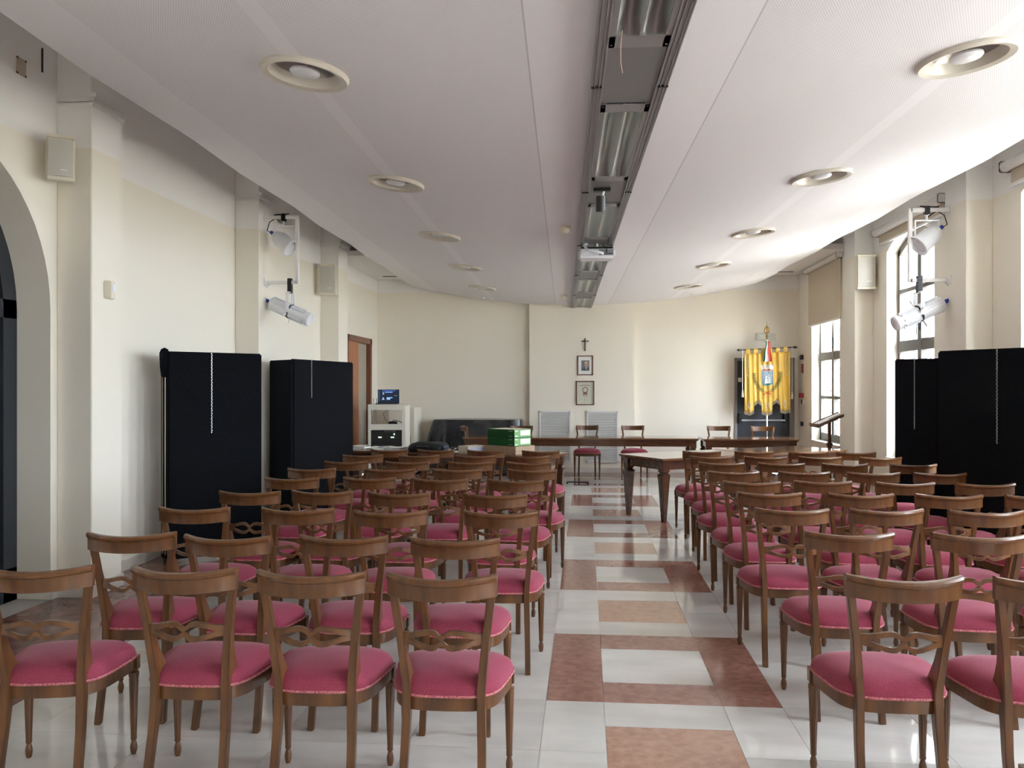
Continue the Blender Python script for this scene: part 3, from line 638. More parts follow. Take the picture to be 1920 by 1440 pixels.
# ================================================================= TABLES
def make_table(L, Wd, c, rz, lab, grp=None, inset=.06):
    t = thing('wooden_table', lab, 'table', (c[0], c[1], 0), rz, grp)
    H = .77
    tp = MB().box((-L/2, -Wd/2, H-.022), (L/2, Wd/2, H)); tp.build('table_top', TOPW, t, bevel=.004)
    MB().box((-L/2+.012, -Wd/2+.012, H-.036), (L/2-.012, Wd/2-.012, H-.023)).box((-L/2+.024, -Wd/2+.024, H-.045), (L/2-.024, Wd/2-.024, H-.036)).build('edge_moulding', WOOD_D, t, bevel=.003)
    a, b = L/2-inset, Wd/2-inset
    for s in (-1, 1): MB().box((-a, min(s*b, s*(b-.022)), H-.14), (a, max(s*b, s*(b-.022)), H-.045)).build('apron', WOOD_D, t)
    for s in (-1, 1): MB().box((min(s*a, s*(a-.022)), -b, H-.14), (max(s*a, s*(a-.022)), b, H-.045)).build('apron', WOOD_D, t)
    for sx in (-1, 1):
        for sy in (-1, 1):
            cx, cy = sx*(a-.03), sy*(b-.03); lg = MB().cbox((cx, cy, H-.105), (.10, .10, .12))
            R = []
            for w, z in ((.09, H-.165), (.074, H-.175), (.074, H-.185), (.108, H-.198), (.112, H-.215), (.106, H-.24), (.10, H-.27), (.050, .03), (.047, 0)):
                R.append([(cx+dx*w/2, cy+dy*w/2, z) for dx, dy in ((-1, -1), (1, -1), (1, 1), (-1, 1))])
            lg.loft(R); lg.build('leg', WOOD_D, t, bevel=.002)
    return t
def along(corner, e, n, L, Wd, k0, k1):
    u = (k0+k1)/2; return (corner[0]+e[0]*L*u+n[0]*Wd/2, corner[1]+e[1]*L*u+n[1]*Wd/2)
# right front pair (near left corner, direction along, direction inwards)
A0 = (.905, 10.08); th = atan2(1.73, 2.653); e = (cos(th), sin(th)); nn = (-sin(th), cos(th)); G = 'tables in front of the chairs'
c = (A0[0]+e[0]*.79+nn[0]*.445, A0[1]+e[1]*.79+nn[1]*.445); make_table(1.57, .89, c, th, 'dark wooden table slanting beside the aisle, in front of the right chairs', G)
c = (A0[0]+e[0]*2.38+nn[0]*.445, A0[1]+e[1]*2.38+nn[1]*.445); make_table(1.57, .89, c, th, 'dark wooden table slanting beside the lectern, in front of the right chairs', G)
B0 = (-.216, 11.07); th2 = atan2(-.89, 3.11); e = (-cos(th2), -sin(th2)); nn = (sin(th2), -cos(th2))
c = (B0[0]+e[0]*.805+nn[0]*.40, B0[1]+e[1]*.805+nn[1]*.40); LT = (c, th2); make_table(1.60, .80, c, th2, 'dark wooden table under the green boxes, in front of the left chairs', G)
c2 = (B0[0]+e[0]*2.42+nn[0]*.40, B0[1]+e[1]*2.42+nn[1]*.40); make_table(1.60, .80, c2, th2, 'dark wooden table under the papers and black bag', G)
make_table(3.96, .78, (-.105, 14.54), 0, 'long dark wooden table parallel to the back wall', 'rear tables')
make_table(1.54, .78, (2.70, 14.42), 0, 'short dark wooden table before the yellow banner', 'rear tables')
fb = thing('foot_bar', 'thin dark metal foot bar lying on the floor under the long table', 'foot bar', (-.13, 14.2, 0), -.02)
MB().tube([(-.17, 0, .025), (.17, 0, .025)], .012, 8).build('bar', BLACK, fb)
for s in (-1, 1): MB().tube([(s*.17, -.06, .018), (s*.17, .06, .018)], .018, 8).build('foot', BLACK, fb)

# things on the left tables
def carton(corner, ang, w, d, z0, z1, m, name, lab, cat, grp=None):
    t = thing(name, lab, cat, (corner[0], corner[1], z0), ang, grp)   # corner = near right corner, width goes to local -x, depth to +y
    MB().box((-w, 0, .001), (0, d, z1-z0)).build('body', m, t, bevel=.002); return t
CARD = noisy('cardboard', (.36, .25, .16), (.42, .30, .20), (30, 30, 30), 1, 2, .8)
GRN = mat('green_card', (.018, .085, .022), .3); GRN2 = mat('green_card_end', (.13, .34, .08), .35)
bc = (-.872, 10.53); BA = -.62
BG = 'stacked boxes on the left table'
carton(bc, BA, .52, .38, .771, .81, CARD, 'cardboard_box', 'flat brown cardboard box at the bottom of the stack under the green boxes', 'box', BG)
carton(bc, BA, .52, .38, .811, .872, CARD, 'cardboard_box', 'brown cardboard box directly under the two green boxes', 'box', BG)
for k, wd in enumerate(('lower', 'upper')):
    z0 = .873+k*.107; g = carton((bc[0]-.02, bc[1]+.03), BA, .45, .33, z0, z0+.105, GRN, 'paper_box', '%s green paper box with white labels on its end' % wd, 'box', BG)
    ed = MB().box((.0005, .004, .004), (.0025, .326, .101)).build('end_panel', GRN2, g)
    MB().box((.0025, .12, .025), (.0035, .31, .09)).build('address_label', WHITE, ed)
    for z in (.02, .085): MB().box((.0025, .012, z-.004), (.0035, .07, z+.006)).build('stripe', WHITE, ed)
    for z in (.02, .085): MB().box((-.09, -.0025, z-.003), (-.03, -.0005, z+.003)).build('stripe', mat('pale_green', (.45, .6, .42), .5), g)
    if k == 1: MB().box((-.44, .01, .1045), (-.01, .32, .1062)).build('lid_paper', mat('cream_card', (.75, .70, .55), .6), g)
wb_ = carton((-1.50, 10.72), -.75, .20, .30, .771, .86, mat('white_card', (.72, .68, .58), .6), 'cardboard_box', 'small white cardboard box beside the brown boxes', 'box')
MB().box((.0005, .03, .015), (.002, .27, .075)).build('label_sheet', mat('bluish_paper', (.65, .70, .85), .4), wb_)
# black bag
bag = thing('black_bag', 'soft black laptop bag lying on the left table', 'bag', (-2.09, 11.13, .771), th2)
R = []
for z, s_ in ((0, .93), (.02, 1), (.06, 1), (.095, .9), (.115, .65), (.12, .3)):
    R.append([(.26*s_*(abs(cos(a))**.5)*(1 if cos(a) > 0 else -1), .17*s_*(abs(sin(a))**.5)*(1 if sin(a) > 0 else -1), z+(.008*sin(3*a)*s_ if z > .01 else 0)) for a in [2*pi*k/28 for k in range(28)]])
MB().loft(R).build('body', mat('black_nylon', (.012, .013, .015), .6), bag, smooth=1.2)
MB().tube([(-.08, -.17, .06), (-.07, -.2, .065), (0, -.21, .065), (.07, -.2, .065), (.08, -.17, .06)], .012, 8).build('handle', BLACK, bag, smooth=1)
MB().box((.20, -.12, .02), (.29, .05, .075)).build('side_pocket', mat('navy_nylon', (.01, .02, .05), .5), bag, bevel=.02)
# tangled cable and adapter
cb = thing('cable_bundle', 'tangle of black and silver cables beside the black bag', 'cables', (-1.725, 11.0, .771), 0)
for q in range(5):
    P = [(.055*cos(2.2*k+q)*(.6+.1*q)-.02+.01*q, .06*sin(2.9*k+q), .015+.012*((k*3+q) % 4)) for k in range(9)]
    MB().tube(P, .006, 6).build('cable', BLACK if q % 3 else mat('silver_cable', (.6, .6, .62), .3, .6), cb, smooth=1)
# papers
PAP = mat('paper', (.78, .78, .76), .6)
pc = [(-2.83, 11.29, -.25), (-2.52, 11.22, -.3), (-3.13, 11.40, -.2), (-2.88, 11.56, -.28), (-2.55, 11.47, -.3)]
for i, (x, y, a) in enumerate(pc):
    lab = ['white paper sheaf at the left end of the left table', 'crumpled white papers next to the black bag', 'white paper pile at the far left corner of the table', 'white papers behind the other papers', 'loose papers standing up beside the bag'][i]
    sh = MB(); hh = .012+.012*(i % 3)
    sh.grid(8, 6, lambda u, v: ((u-.5)*.30, (v-.5)*.21, hh+.012*sin(6*u+i)*cos(5*v+i*2)+.02*max(0, u-.7)*(i % 2+1)*2))
    n0 = len(sh.v); sh.box((-.148, -.103, 0), (.148, .103, hh-.006))
    tag(sh.build('paper_stack', PAP, loc=(x, y, .7715+.0*i), rot=(0, 0, a), smooth=.6), lab, 'papers', 'papers on the left table')

# ================================================================= BACK WALL AREA
# equipment rack
RX, RY = -3.37, 14.28
rk = thing('equipment_rack', 'open pale grey equipment rack in the back left corner', 'rack', (RX, RY, 0), .10)
PG = mat('pale_grey_metal', (.62, .60, .54), .45); w2, dp, rh = .31, .34, 1.33
for sx in (-1, 1):
    for sy in (-1, 1): MB().cbox((sx*(w2-.025), sy*(dp-.025), (rh)/2), (.05, .05, rh-.002)).build('post', PG, rk, bevel=.003)
MB().box((-w2, -dp, rh-.012), (w2, dp, rh)).build('top_plate', PG, rk); MB().box((-w2, -dp-.004, rh-.09), (w2, -dp+.03, rh-.004)).build('front_beam', PG, rk)
MB().box((-w2, -dp, .05), (w2, dp, .09)).build('bottom_plate', PG, rk); MB().box((-w2, dp-.03, rh-.09), (w2, dp, rh-.013)).build('rear_beam', PG, rk)
MB().box((w2+.0, -dp, .05), (w2+.012, dp, rh-.02)).build('side_panel', mat('cream_metal', (.74, .70, .60), .5), rk)
sh = MB().box((-w2+.05, -dp+.02, .95), (w2-.05, dp-.05, .96)).box((-w2+.05, -dp+.005, .90), (w2-.05, -dp+.02, 1.0)).build('shelf', PG, rk)
ru = MB().box((-w2+.05, -dp+.01, .68), (w2-.05, .1, .895)).build('mixer_unit', BLACK, rk, bevel=.003)
for i in range(6): MB().cbox((-.02+i*.03, -dp+.0, .875), (.008, .02, .03)).build('knob', STEEL, ru)
for x in (-.11, .10): MB().box((x-.03, -dp+.004, .765), (x+.03, -dp+.012, .79)).build('lit_display', mat('display_white', (.8, .85, .8), .4, emit=(.8, 1, .85), es=.12), ru)
MB().lathe([(0, 0), (.01, 0), (.01, .01), (0, .01)], n=8, M=Matrix.Translation((.13, -dp+.01, .83)) @ Matrix.Rotation(pi/2, 4, 'X')).build('green_led', mat('green_led', (.2, 1, .3), .4, emit=(.4, 1, .4), es=3), ru)
ru2 = MB().box((-w2+.05, -dp+.01, .30), (w2-.05, .1, .675)).build('amplifier_unit', BLACK, rk, bevel=.003)
MB().box((-.22, -dp+.004, .56), (-.08, -dp+.012, .63)).build('display', mat('pale_display', (.45, .47, .47), .4), ru2)
MB().cbox((.08, -.1, 1.0), (.14, .12, .075)).build('adapter', BLACK, rk, bevel=.01)
MB().tube([(-.25, -.1, .975), (-.1, -.15, .97), (0, -.1, .99), (.1, -.1, 1.06), (.2, -.08, 1.03), (.26, -.1, 1.0)], .006, 6).build('cable', BLACK, rk)
MB().tube([(-.02, -.2, rh-.1), (-.07, -.2, 1.18), (-.05, -.18, 1.08), (.03, -.15, 1.0)], .004, 6).build('cable', BLACK, rk)
for sx in (-.02, .03): MB().tube([(-w2+.05+sx, .1, rh), (-w2+.05+sx, .1, rh+.1)], .009, 8).build('rod', STEEL, rk)
# laptop on the rack
lp = thing('laptop', 'open laptop with dark blue screen on top of the rack', 'laptop', (RX+.0, RY-.12, rh+.001), .06)
MB().box((-.185, -.12, 0), (.185, .12, .016)).build('keyboard_base', mat('laptop_grey', (.08, .08, .085), .4), lp, bevel=.004)
lid = MB().box((-.185, .10, .016), (.185, .112, .25)).build('screen_lid', BLACK, lp, bevel=.003)
MB().box((-.175, .098, .03), (.175, .1005, .243)).build('display', mat('screen_navy', (.01, .02, .05), .3, emit=(.006, .012, .03), es=.25), lid)
for i, (x0, x1, z0, z1, c_) in enumerate(((-.11, .12, .225, .235, (.10, .25, .8)), (-.06, .07, .195, .21, (.25, .45, .9)), (-.03, .03, .075, .115, (.35, .65, 1)), (.035, .07, .10, .12, (.3, .5, .8)),
        (-.11, -.07, .075, .09, (.6, .6, .7)), (-.10, -.08, .09, .115, (.5, .5, .6)), (-.10, -.075, .16, .205, (.3, .4, .6)), (.10, .15, .14, .15, (.3, .3, .4)), (-.17, -.15, .05, .23, (.05, .08, .16)))):
    MB().box((x0, .0965, z0), (x1, .0985, z1)).build('window_tile', mat('scr%d' % i, c_, .4, emit=c_, es=.16), lid)
# pale board / cabinet beside the rack
cbn = thing('filing_cabinet', 'low cream cabinet against the back wall beside the rack', 'cabinet', (-3.36, 15.55, 0), 0)
MB().box((-.28, -.22, .03), (.22, .42, 1.24)).build('body', mat('cream_metal', (.74, .70, .60), .5), cbn, bevel=.006)
MB().box((-.27, -.235, .06), (.21, -.221, 1.22)).build('door', mat('cream_metal', (.74, .70, .60), .5), cbn, bevel=.004)
MB().box((.14, -.25, .6), (.155, -.236, .72)).build('handle', STEEL, cbn)
MB().box((-.26, -.2, 0), (.2, .4, .03)).build('plinth', BLACK, cbn)
# covered table
cv = thing('covered_table', 'bulky table under a shiny black plastic cover before the back wall', 'covered table', (-2.02, 15.86, 0), 0)
PL = noisy('black_plastic_sheet', (.012, .013, .015), (.03, .032, .036), (3, 3, 2), 1.4, 3, .22, 1.0, coat=.3)
def cover(u, v):
    a = 2*pi*u; c_, s_ = cos(a), sin(a); x = (abs(c_)**.28)*(1 if c_ > 0 else -1); y = (abs(s_)**.28)*(1 if s_ > 0 else -1)
    if v < .12: f = v/.12; return (.83*x*f, .29*y*f, 1.03)
    q = (v-.12)/.88; fl2 = .012*sin(a*17)*q+.02*sin(a*7+1)*q; gl = .26*q**.8*(1 if c_ < 0 else .2)*abs(x)
    return ((.83+gl+fl2)*x, (.29+.03*q+fl2*.6)*y, 1.03-1.0*q-(.01 if q > 0 else 0))
MB().grid(120, 16, cover).build('plastic_cover', PL, cv, smooth=1.0)
for sx in (-.7, .7):
    for sy in (-.2, .2): MB().cbox((sx, sy, .5), (.05, .05, 1.0)).build('leg', BLACK, cv)
# wall grilles
VG = mat('grille_white', (.72, .71, .69), .5)
for x, lab in ((-.58, 'white louvred wall grille nearer the green boxes'), (.32, 'white louvred wall grille behind the aisle chair at the long table')):
    x += .0; g = thing('wall_grille', lab, 'grille', (x, YB-.121, .68), 0, 'louvred wall grilles'); gw, gh = .30, .49
    MB().box((-gw, -.02, -gh), (-gw+.03, 0, gh)).box((gw-.03, -.02, -gh), (gw, 0, gh)).box((-gw, -.02, gh-.03), (gw, 0, gh)).box((-gw, -.02, -gh), (gw, 0, -gh+.03)).build('frame', VG, g, bevel=.003)
    MB().box((-gw+.03, -.004, -gh+.03), (gw-.03, 0, gh-.03)).build('backing', mat('grille_shadow', (.16, .16, .16), .8), g)
    N = 36; h = (2*gh-.06)/N
    for i in range(N):
        z = -gh+.03+h*i; MB().prism([(-.018, z+.002), (-.004, z+h*.62), (-.006, z+h*.78), (-.019, z+.008)], -gw+.03, gw-.03, 'x').build('louvre', VG, g)
# crucifix and frames
cr = thing('crucifix', 'small dark wooden crucifix above the framed portrait', 'crucifix', (-.005, YB-.121, 2.43), 0)
DW = mat('dark_wood', (.05, .03, .02), .4)
MB().box((-.011, -.014, -.12), (.011, 0, .12)).build('upright', DW, cr, bevel=.002); MB().box((-.07, -.015, .055), (.07, -.001, .077)).build('crossbeam', DW, cr, bevel=.002)
MB().tube([(0, -.02, .05), (.004, -.024, .01), (-.003, -.022, -.04), (.002, -.02, -.09)], [.009, .011, .008, .005], 8).tube([(-.055, -.02, .07), (0, -.022, .05), (.055, -.02, .07)], .004, 6).lathe([(0, .05), (.008, .055), (.009, .065), (0, .075)], (0, -.024, 0), 8).build('figure', mat('bronze_figure', (.14, .10, .06), .4, .5), cr, smooth=1)
def frame(x, z, w, h, lab, nm):
    f = thing(nm, lab, 'picture', (x, YB-.121, z), 0); b = .017
    MB().box((-w, -.02, -h), (-w+b, 0, h)).box((w-b, -.02, -h), (w, 0, h)).box((-w, -.02, h-b), (w, 0, h)).box((-w, -.02, -h), (w, 0, -h+b)).build('frame', mat('frame_wood', (.13, .035, .018), .35), f, bevel=.002)
    MB().box((-w+b, -.011, -h+b), (w-b, -.0105, h-b)).build('glass', PICGL, f); return f
def flat(pts, y, m, parent, name, t=.0008):
    return MB().prism(pts, y-t, y, 'y').build(name, m, parent)
def ell(cx, cz, rx, rz, n=18): return [(cx+rx*cos(2*pi*k/n), cz+rz*sin(2*pi*k/n)) for k in range(n)]
def rect(a, b, c_, d): return [(a, b), (c_, b), (c_, d), (a, d)]
f1 = frame(-.003, 2.035, .148, .186, 'framed portrait photograph of a man in a dark suit', 'framed_portrait')
ps = flat(rect(-.131, -.173, .131, .173), -.002, mat('mat_board', (.80, .82, .80), .6), f1, 'mat_board')
flat(rect(-.075, -.10, .078, .095), -.004, mat('photo_blue', (.10, .14, .20), .5), f1, 'photograph')
flat(rect(.02, -.02, .078, .095), -.0052, mat('photo_brown', (.22, .17, .11), .5), ps, 'photo_background')
flat([(-.075, -.10), (.078, -.10), (.078, -.06), (.05, -.035), (-.01, -.035), (-.05, -.06)], -.0065, mat('suit_navy', (.03, .035, .06), .6), ps, 'suit')
flat([(0, -.035), (.03, -.035), (.014, -.085)], -.0075, mat('shirt', (.7, .7, .72), .6), ps, 'shirt')
flat(ell(.018, .02, .034, .047), -.008, mat('skin', (.48, .30, .21), .6), ps, 'face')
flat([(-.018, .035), (-.012, .062), (.012, .075), (.04, .066), (.054, .035), (.046, .045), (.02, .055), (-.008, .045)], -.009, mat('white_hair', (.62, .58, .5), .6), ps, 'hair')
for sx in (.005, .031): flat(ell(sx, .024, .006, .003, 8), -.0092, BLACK, ps, 'eye')
flat(ell(.018, -.006, .010, .002, 8), -.0092, mat('lip', (.35, .15, .12), .6), ps, 'mouth')
f2 = frame(-.005, 1.51, .172, .227, 'framed certificate with a dark red emblem, below the portrait', 'framed_certificate')
cp_ = flat(rect(-.155, -.21, .155, .21), -.003, mat('parchment', (.56, .58, .46), .6), f2, 'parchment'); DR = mat('emblem_red', (.20, .03, .05), .6)
rg = MB()
for k in range(24):
    a0, a1 = 2*pi*k/24, 2*pi*(k+1)/24; rg.prism([(.042*cos(a0), .06+.042*sin(a0)), (.056*cos(a0), .06+.056*sin(a0)), (.056*cos(a1), .06+.056*sin(a1)), (.042*cos(a1), .06+.042*sin(a1))], -.005, -.004, 'y')
rg.build('emblem_ring', DR, cp_)
flat(rect(-.04, -.055, .04, .01), -.0045, DR, cp_, 'emblem_base'); flat([(-.03, -.02), (-.03, -.045), (0, -.048), (.03, -.045), (.03, -.02), (.0, -.035)], -.0055, mat('parchment', (0, 0, 0)), cp_, 'emblem_wings')
ar = MB()
for k in range(10):
    a0 = -.10+.02*k; z_ = lambda x: .147-1.1*x*x; ar.prism([(a0, z_(a0)-.006), (a0+.017, z_(a0+.017)-.006), (a0+.017, z_(a0+.017)+.006), (a0, z_(a0)+.006)], -.005, -.004, 'y')
ar.build('arched_lettering', DR, cp_)
for k in range(5): flat(rect(-.012, -.085-.018*k, .012, -.08-.018*k), -.0045, mat('faint_ink', (.38, .38, .30), .6), cp_, 'text_line')
MB().tube([(0, -.008, .227), (0, -.008, .25)], .003, 6).build('hook', STEEL, f2)
# emergency light above the door
el = thing('emergency_light', 'faint beige emergency light fixture above the dark door', 'emergency light', (3.37, YB, 2.57), 0)
MB().box((-.18, -.05, -.07), (.18, 0, .07)).build('housing', mat('fixture_beige', (.62, .60, .52), .5), el, bevel=.01)
MB().box((-.13, -.056, -.045), (.13, -.05, .045)).build('diffuser', mat('fixture_diffuser', (.55, .56, .48), .3), el, bevel=.004)
# right wall small signs
def plate(y, z, w, h, m, lab, nm, cat, d=.02):
    t = thing(nm, lab, cat, (XR-.001, y, z), 0); MB().box((-d, -w/2, -h/2), (0, w/2, h/2)).build('plate', m, t, bevel=.004); return t
SY = 15.86
plate(SY, 2.17, .14, .085, BLACK, 'small black box on the right wall above the red sign', 'switch_box', 'switch', .04)
rs = plate(SY, 1.965, .13, .17, mat('sign_red', (.30, .025, .02), .5), 'narrow dark red fire sign on the right wall by the corner', 'fire_sign', 'sign', .012)
for k in range(3): MB().box((-.014, -.03, -.05+.04*k), (-.0125, .03, -.035+.04*k)).build('sign_mark', mat('sign_mark', (.5, .2, .17), .5), rs)
fa = plate(SY, 1.47, .15, .085, mat('alarm_red', (.42, .02, .03), .4), 'red fire alarm call point on the right wall', 'fire_alarm', 'alarm', .05)
kk = plate(SY-.06, 1.36, .12, .08, WHITE, 'small black and white plate under the fire alarm', 'wall_socket', 'socket', .02); MB().box((-.03, 0, -.04), (-.02, .05, .04)).build('switch', BLACK, kk)
plate(SY, .95, .12, .08, BLACK, 'small black wall switch beside the lectern', 'wall_switch', 'switch', .03)

# ---- banner on its pole
bn = thing('banner_stand', 'golden town banner with crest hanging from a pole by the dark door', 'banner', (3.33, 15.86, 0), 0)
BRS = mat('brass', (.62, .46, .20), .25, 1); SILV = mat('chrome', (.75, .74, .70), .18, 1)
MB().tube([(0, .02, .03), (0, .02, 2.50)], .017, 12).build('pole', SILV, bn)
MB().lathe([(0, .0), (.15, .0), (.15, .02), (.05, .05), (.03, .12), (0, .12)], (0, .02, 0), 24).build('base', SILV, bn, smooth=.6)
MB().lathe([(.0, 2.49), (.03, 2.50), (.016, 2.53), (.035, 2.555), (.014, 2.58), (.01, 2.62), (0, 2.63)], (0, .02, 0), 16).build('collar', BRS, bn, smooth=.8)
fn = MB()
for k in range(4):
    a = pi*k/4; P = [(cos(a)*r_, .02+sin(a)*r_, z_) for r_, z_ in ((0, 2.60), (.035, 2.625), (.048, 2.66), (.038, 2.71), (0, 2.76))]+[(-cos(a)*r_, .02-sin(a)*r_, z_) for r_, z_ in ((.038, 2.71), (.048, 2.66), (.035, 2.625), (0, 2.60))]
    fn.tube(P, .006, 6)
fn.tube([(0, .02, 2.60), (0, .02, 2.73)], .008, 6).tube([(0, .02, 2.74), (0, .02, 2.84)], .003, 5).build('finial', BRS, bn, smooth=1)
TL = .05
MB().tube([(-.48, 0, 2.33-.48*TL), (.48, 0, 2.33+.48*TL)], .012, 8).build('crossbar', mat('dark_bar', (.06, .06, .05), .4, .5), bn)
for s in (-1, 1):
    Mx = frame_at((s*.48, 0, 2.33+s*.48*TL), (s, 0, 0)); MB().lathe([(.01, 0), (.022, .01), (.028, .03), (.012, .04), (.02, .055), (0, .065)], n=10, M=Mx).build('bar_end', mat('dark_bar', (0, 0, 0)), bn, smooth=.8)
GOLD = mat('gold_satin', (.62, .375, .045), .38, 0, .6, sheen=.5)
bw = .41
def fold(x, z): return -.018-.020*sin(x*34+.6*sin(z*3))*(.6+.4*sin(z*2.2+x*5))-.010*sin(x*71+z*1.5)
def bot(x):
    # three lappets with two pointed notches, z measured from the bar
    ax = abs(x)
    if .095 <= ax <= .235: q = (ax-.095)/.14; return -1.0+.055*(1-abs(2*q-1))
    if ax < .095: return -1.15-.035*(1-ax/.095)
    q = (ax-.235)/.175; return -1.13-.035*(1-abs(2*q-1))
cuts = sorted(set([-bw+2*bw*k/96 for k in range(97)]+[s*v for s in (-1, 1) for v in (.0949, .0951, .2349, .2351)]))
fb_ = MB(); cols = []
for x in cuts: cols.append([(x, fold(x, z), 2.33+x*TL+z) for z in [-.075+(bot(x)+.075)*j/22 for j in range(23)]])
nv = 23; fb_.add([p for c_ in cols for p in c_], [(i*nv+j, (i+1)*nv+j, (i+1)*nv+j+1, i*nv+j+1) for i in range(len(cols)-1) for j in range(nv-1)])
fab = fb_.build('banner_cloth', GOLD, bn, smooth=1.2); sol = fab.modifiers.new('s', 'SOLIDIFY'); sol.thickness = .002
for x0 in (-.37, -.235, -.10, .03, .165, .30):
    tb = MB(); w = .035
    tb.grid(2, 10, lambda u, v: (x0+.03+(u-.5)*2*w, (fold(x0, 0)-.0 if v in (0,) else 0)+(-.018 if 0 < v < .5 else .016 if v > .5 else 0)*sin(pi*min(1, abs(v-.5)*2+.0)) if 0 < v < 1 else (fold(x0, 0) if v == 0 else .012), 2.33+(x0+.03)*TL+(.015-.09*(abs(v-.5)*2)**1.5)))
    tb.build('hanging_tab', GOLD, bn, smooth=1.2)
FR = mat('fringe', (.40, .33, .22), .6); fr = MB()
for x in [-bw+2*bw*k/150 for k in range(151)]:
    z = bot(x); fr.tube([(x, fold(x, z), 2.33+x*TL+z+.004), (x+.002*sin(x*300), fold(x, z)-.003, 2.33+x*TL+z-.055)], .0022, 4)
f_ = fr.build('fringe', FR, bn); f_['kind'] = 'stuff'
def patch(pts, dy, m, name, parent=bn, n=1):
    """a patch of cloth following the folds"""
    bm = bmesh.new(); vs = [bm.verts.new((x, 0, z+.05)) for x, z in pts]; bm.faces.new(vs)
    bmesh.ops.triangulate(bm, faces=bm.faces); bmesh.ops.subdivide_edges(bm, edges=bm.edges, cuts=n, use_grid_fill=True)
    for v in bm.verts: x, z = v.co.x, v.co.z; v.co = (x, fold(x, z)-dy, 2.33+x*TL+z)
    me = bpy.data.meshes.new(name); bm.to_mesh(me); bm.free(); me.materials.append(m); return put(name, me, parent)
SH = mat('shield_blue', (.20, .27, .33), .6)
def shield(w_, z0, z1): return [(-w_, z1), (w_, z1), (w_, z0+.03), (w_*.5, z0+.005), (0, z0-.01), (-w_*.5, z0+.005), (-w_, z0+.03)]
em = patch(shield(.112, -.735, -.455), .009, mat('shield_edge', (.48, .48, .42), .6), 'crest_border', n=3)
patch(shield(.10, -.72, -.465), .014, SH, 'shield', em, n=3)
patch([(-.1, -.69), (.1, -.69), (.1, -.70), (.05, -.72), (0, -.73), (-.05, -.72), (-.1, -.70)], .019, mat('crest_green', (.02, .16, .10), .6), 'green_base', em, n=2)
patch([(-.055, -.69), (.05, -.69), (.045, -.60), (.03, -.56), (.028, -.53), (.012, -.515), (.0, -.50), (-.012, -.515), (-.03, -.54), (-.04, -.60)], .021, mat('crest_white', (.62, .64, .62), .6), 'white_figure', em, n=2)
CRN = mat('crown_grey', (.55, .54, .50), .5)
patch([(-.105, -.44), (.105, -.44), (.118, -.40), (.118, -.38), (.09, -.365), (-.09, -.365), (-.118, -.38), (-.118, -.40)], .011, CRN, 'crown', em, n=2)
for k in range(9): x = -.11+.0275*k; patch([(x-.008, -.375), (x+.008, -.375), (x+.01, -.345), (x-.01, -.345)], .013, CRN, 'crown_tower', em)
patch(ell(0, -.438, .082, .013, 16), .017, mat('crown_red', (.42, .02, .03), .5), 'crown_band', em, n=1)
LG = mat('laurel_green', (.10, .12, .03), .6)
for s in (-1, 1):
    lv = MB(); P = []
    for k in range(13):
        a = k/12; x = s*(.05+.185*sin(a*pi*.52)); z = -.795+.33*a**1.25; P.append((x, fold(x, z)-.012, 2.33+x*TL+z))
        if k > 0:
            for sd in (-1, 1):
                an = atan2(.33*1.25*max(a, .1)**.25, s*.185*pi*.52*cos(a*pi*.52))+sd*.75; L_ = .052; dx, dz = cos(an)*L_, sin(an)*L_; wx, wz = -sin(an)*.009, cos(an)*.009
                q = [(x, z), (x+dx*.5+wx, z+dz*.5+wz), (x+dx, z+dz), (x+dx*.5-wx, z+dz*.5-wz)]
                lv.add([(u, fold(u, v)-.014, 2.33+u*TL+v) for u, v in q], [(0, 1, 2, 3)])
    lv.tube(P, .003, 5).build('laurel_branch', LG, em)
RB = mat('ribbon_red', (.50, .04, .02), .6)
for s in (-1, 1):
    pts_ = [(0, -.855), (s*.03, -.835), (s*.07, -.845), (s*.065, -.875), (s*.03, -.882), (0, -.86), (s*.05, -.88), (s*.08, -.915)]
    MB().tube([(x, fold(x, z+.05)-.014, 2.38+x*TL+z) for x, z in pts_], .005, 5).build('ribbon', RB, em)
OLD = mat('old_gold_thread', (.42, .30, .08), .5)
def arc_text(body, z0, rad, sz):
    n = len(body)
    for i, ch_ in enumerate(body):
        if ch_ == ' ': continue
        a = (i-(n-1)/2)*sz*.95/rad if rad else 0; x = (rad*sin(a)) if rad else (i-(n-1)/2)*sz*.92; z = z0-(rad*(1-cos(a)) if rad else 0)
        text(ch_, sz, OLD, em, (x, fold(x, z)-.016, 2.33+x*TL+z), (pi/2, a if rad else 0, 0), .0008, 'letter')
arc_text('COMUNE DI', -.20, .34, .058); arc_text('LAVENARELLA', -.90, 0, .05)
EMB = mat('embroidery', (.66, .60, .40), .5)
for x, z in ((-.32, -1.03), (0, -1.05), (.32, -1.03)):
    for r_ in (1, .55):
        MB().tube([(x+.036*r_*cos(a), fold(x+.036*r_*cos(a), z)-.008, 2.33+x*TL+z+.07*r_*sin(a)) for a in [2*pi*k/14 for k in range(15)]], .004, 5).build('embroidered_medallion', EMB, em)
for s in (-1, 1):
    em2 = MB()
    for k in range(9): z = -.13-.045*k; x = s*(.36+.012*(k % 2)-.0*k); em2.tube([(x+.02*cos(a), fold(x+.02*cos(a), z)-.006, 2.33+x*TL+z+.02*sin(a)) for a in [2*pi*j/8 for j in range(9)]], .003, 4)
    em2.build('embroidered_border', EMB, em)
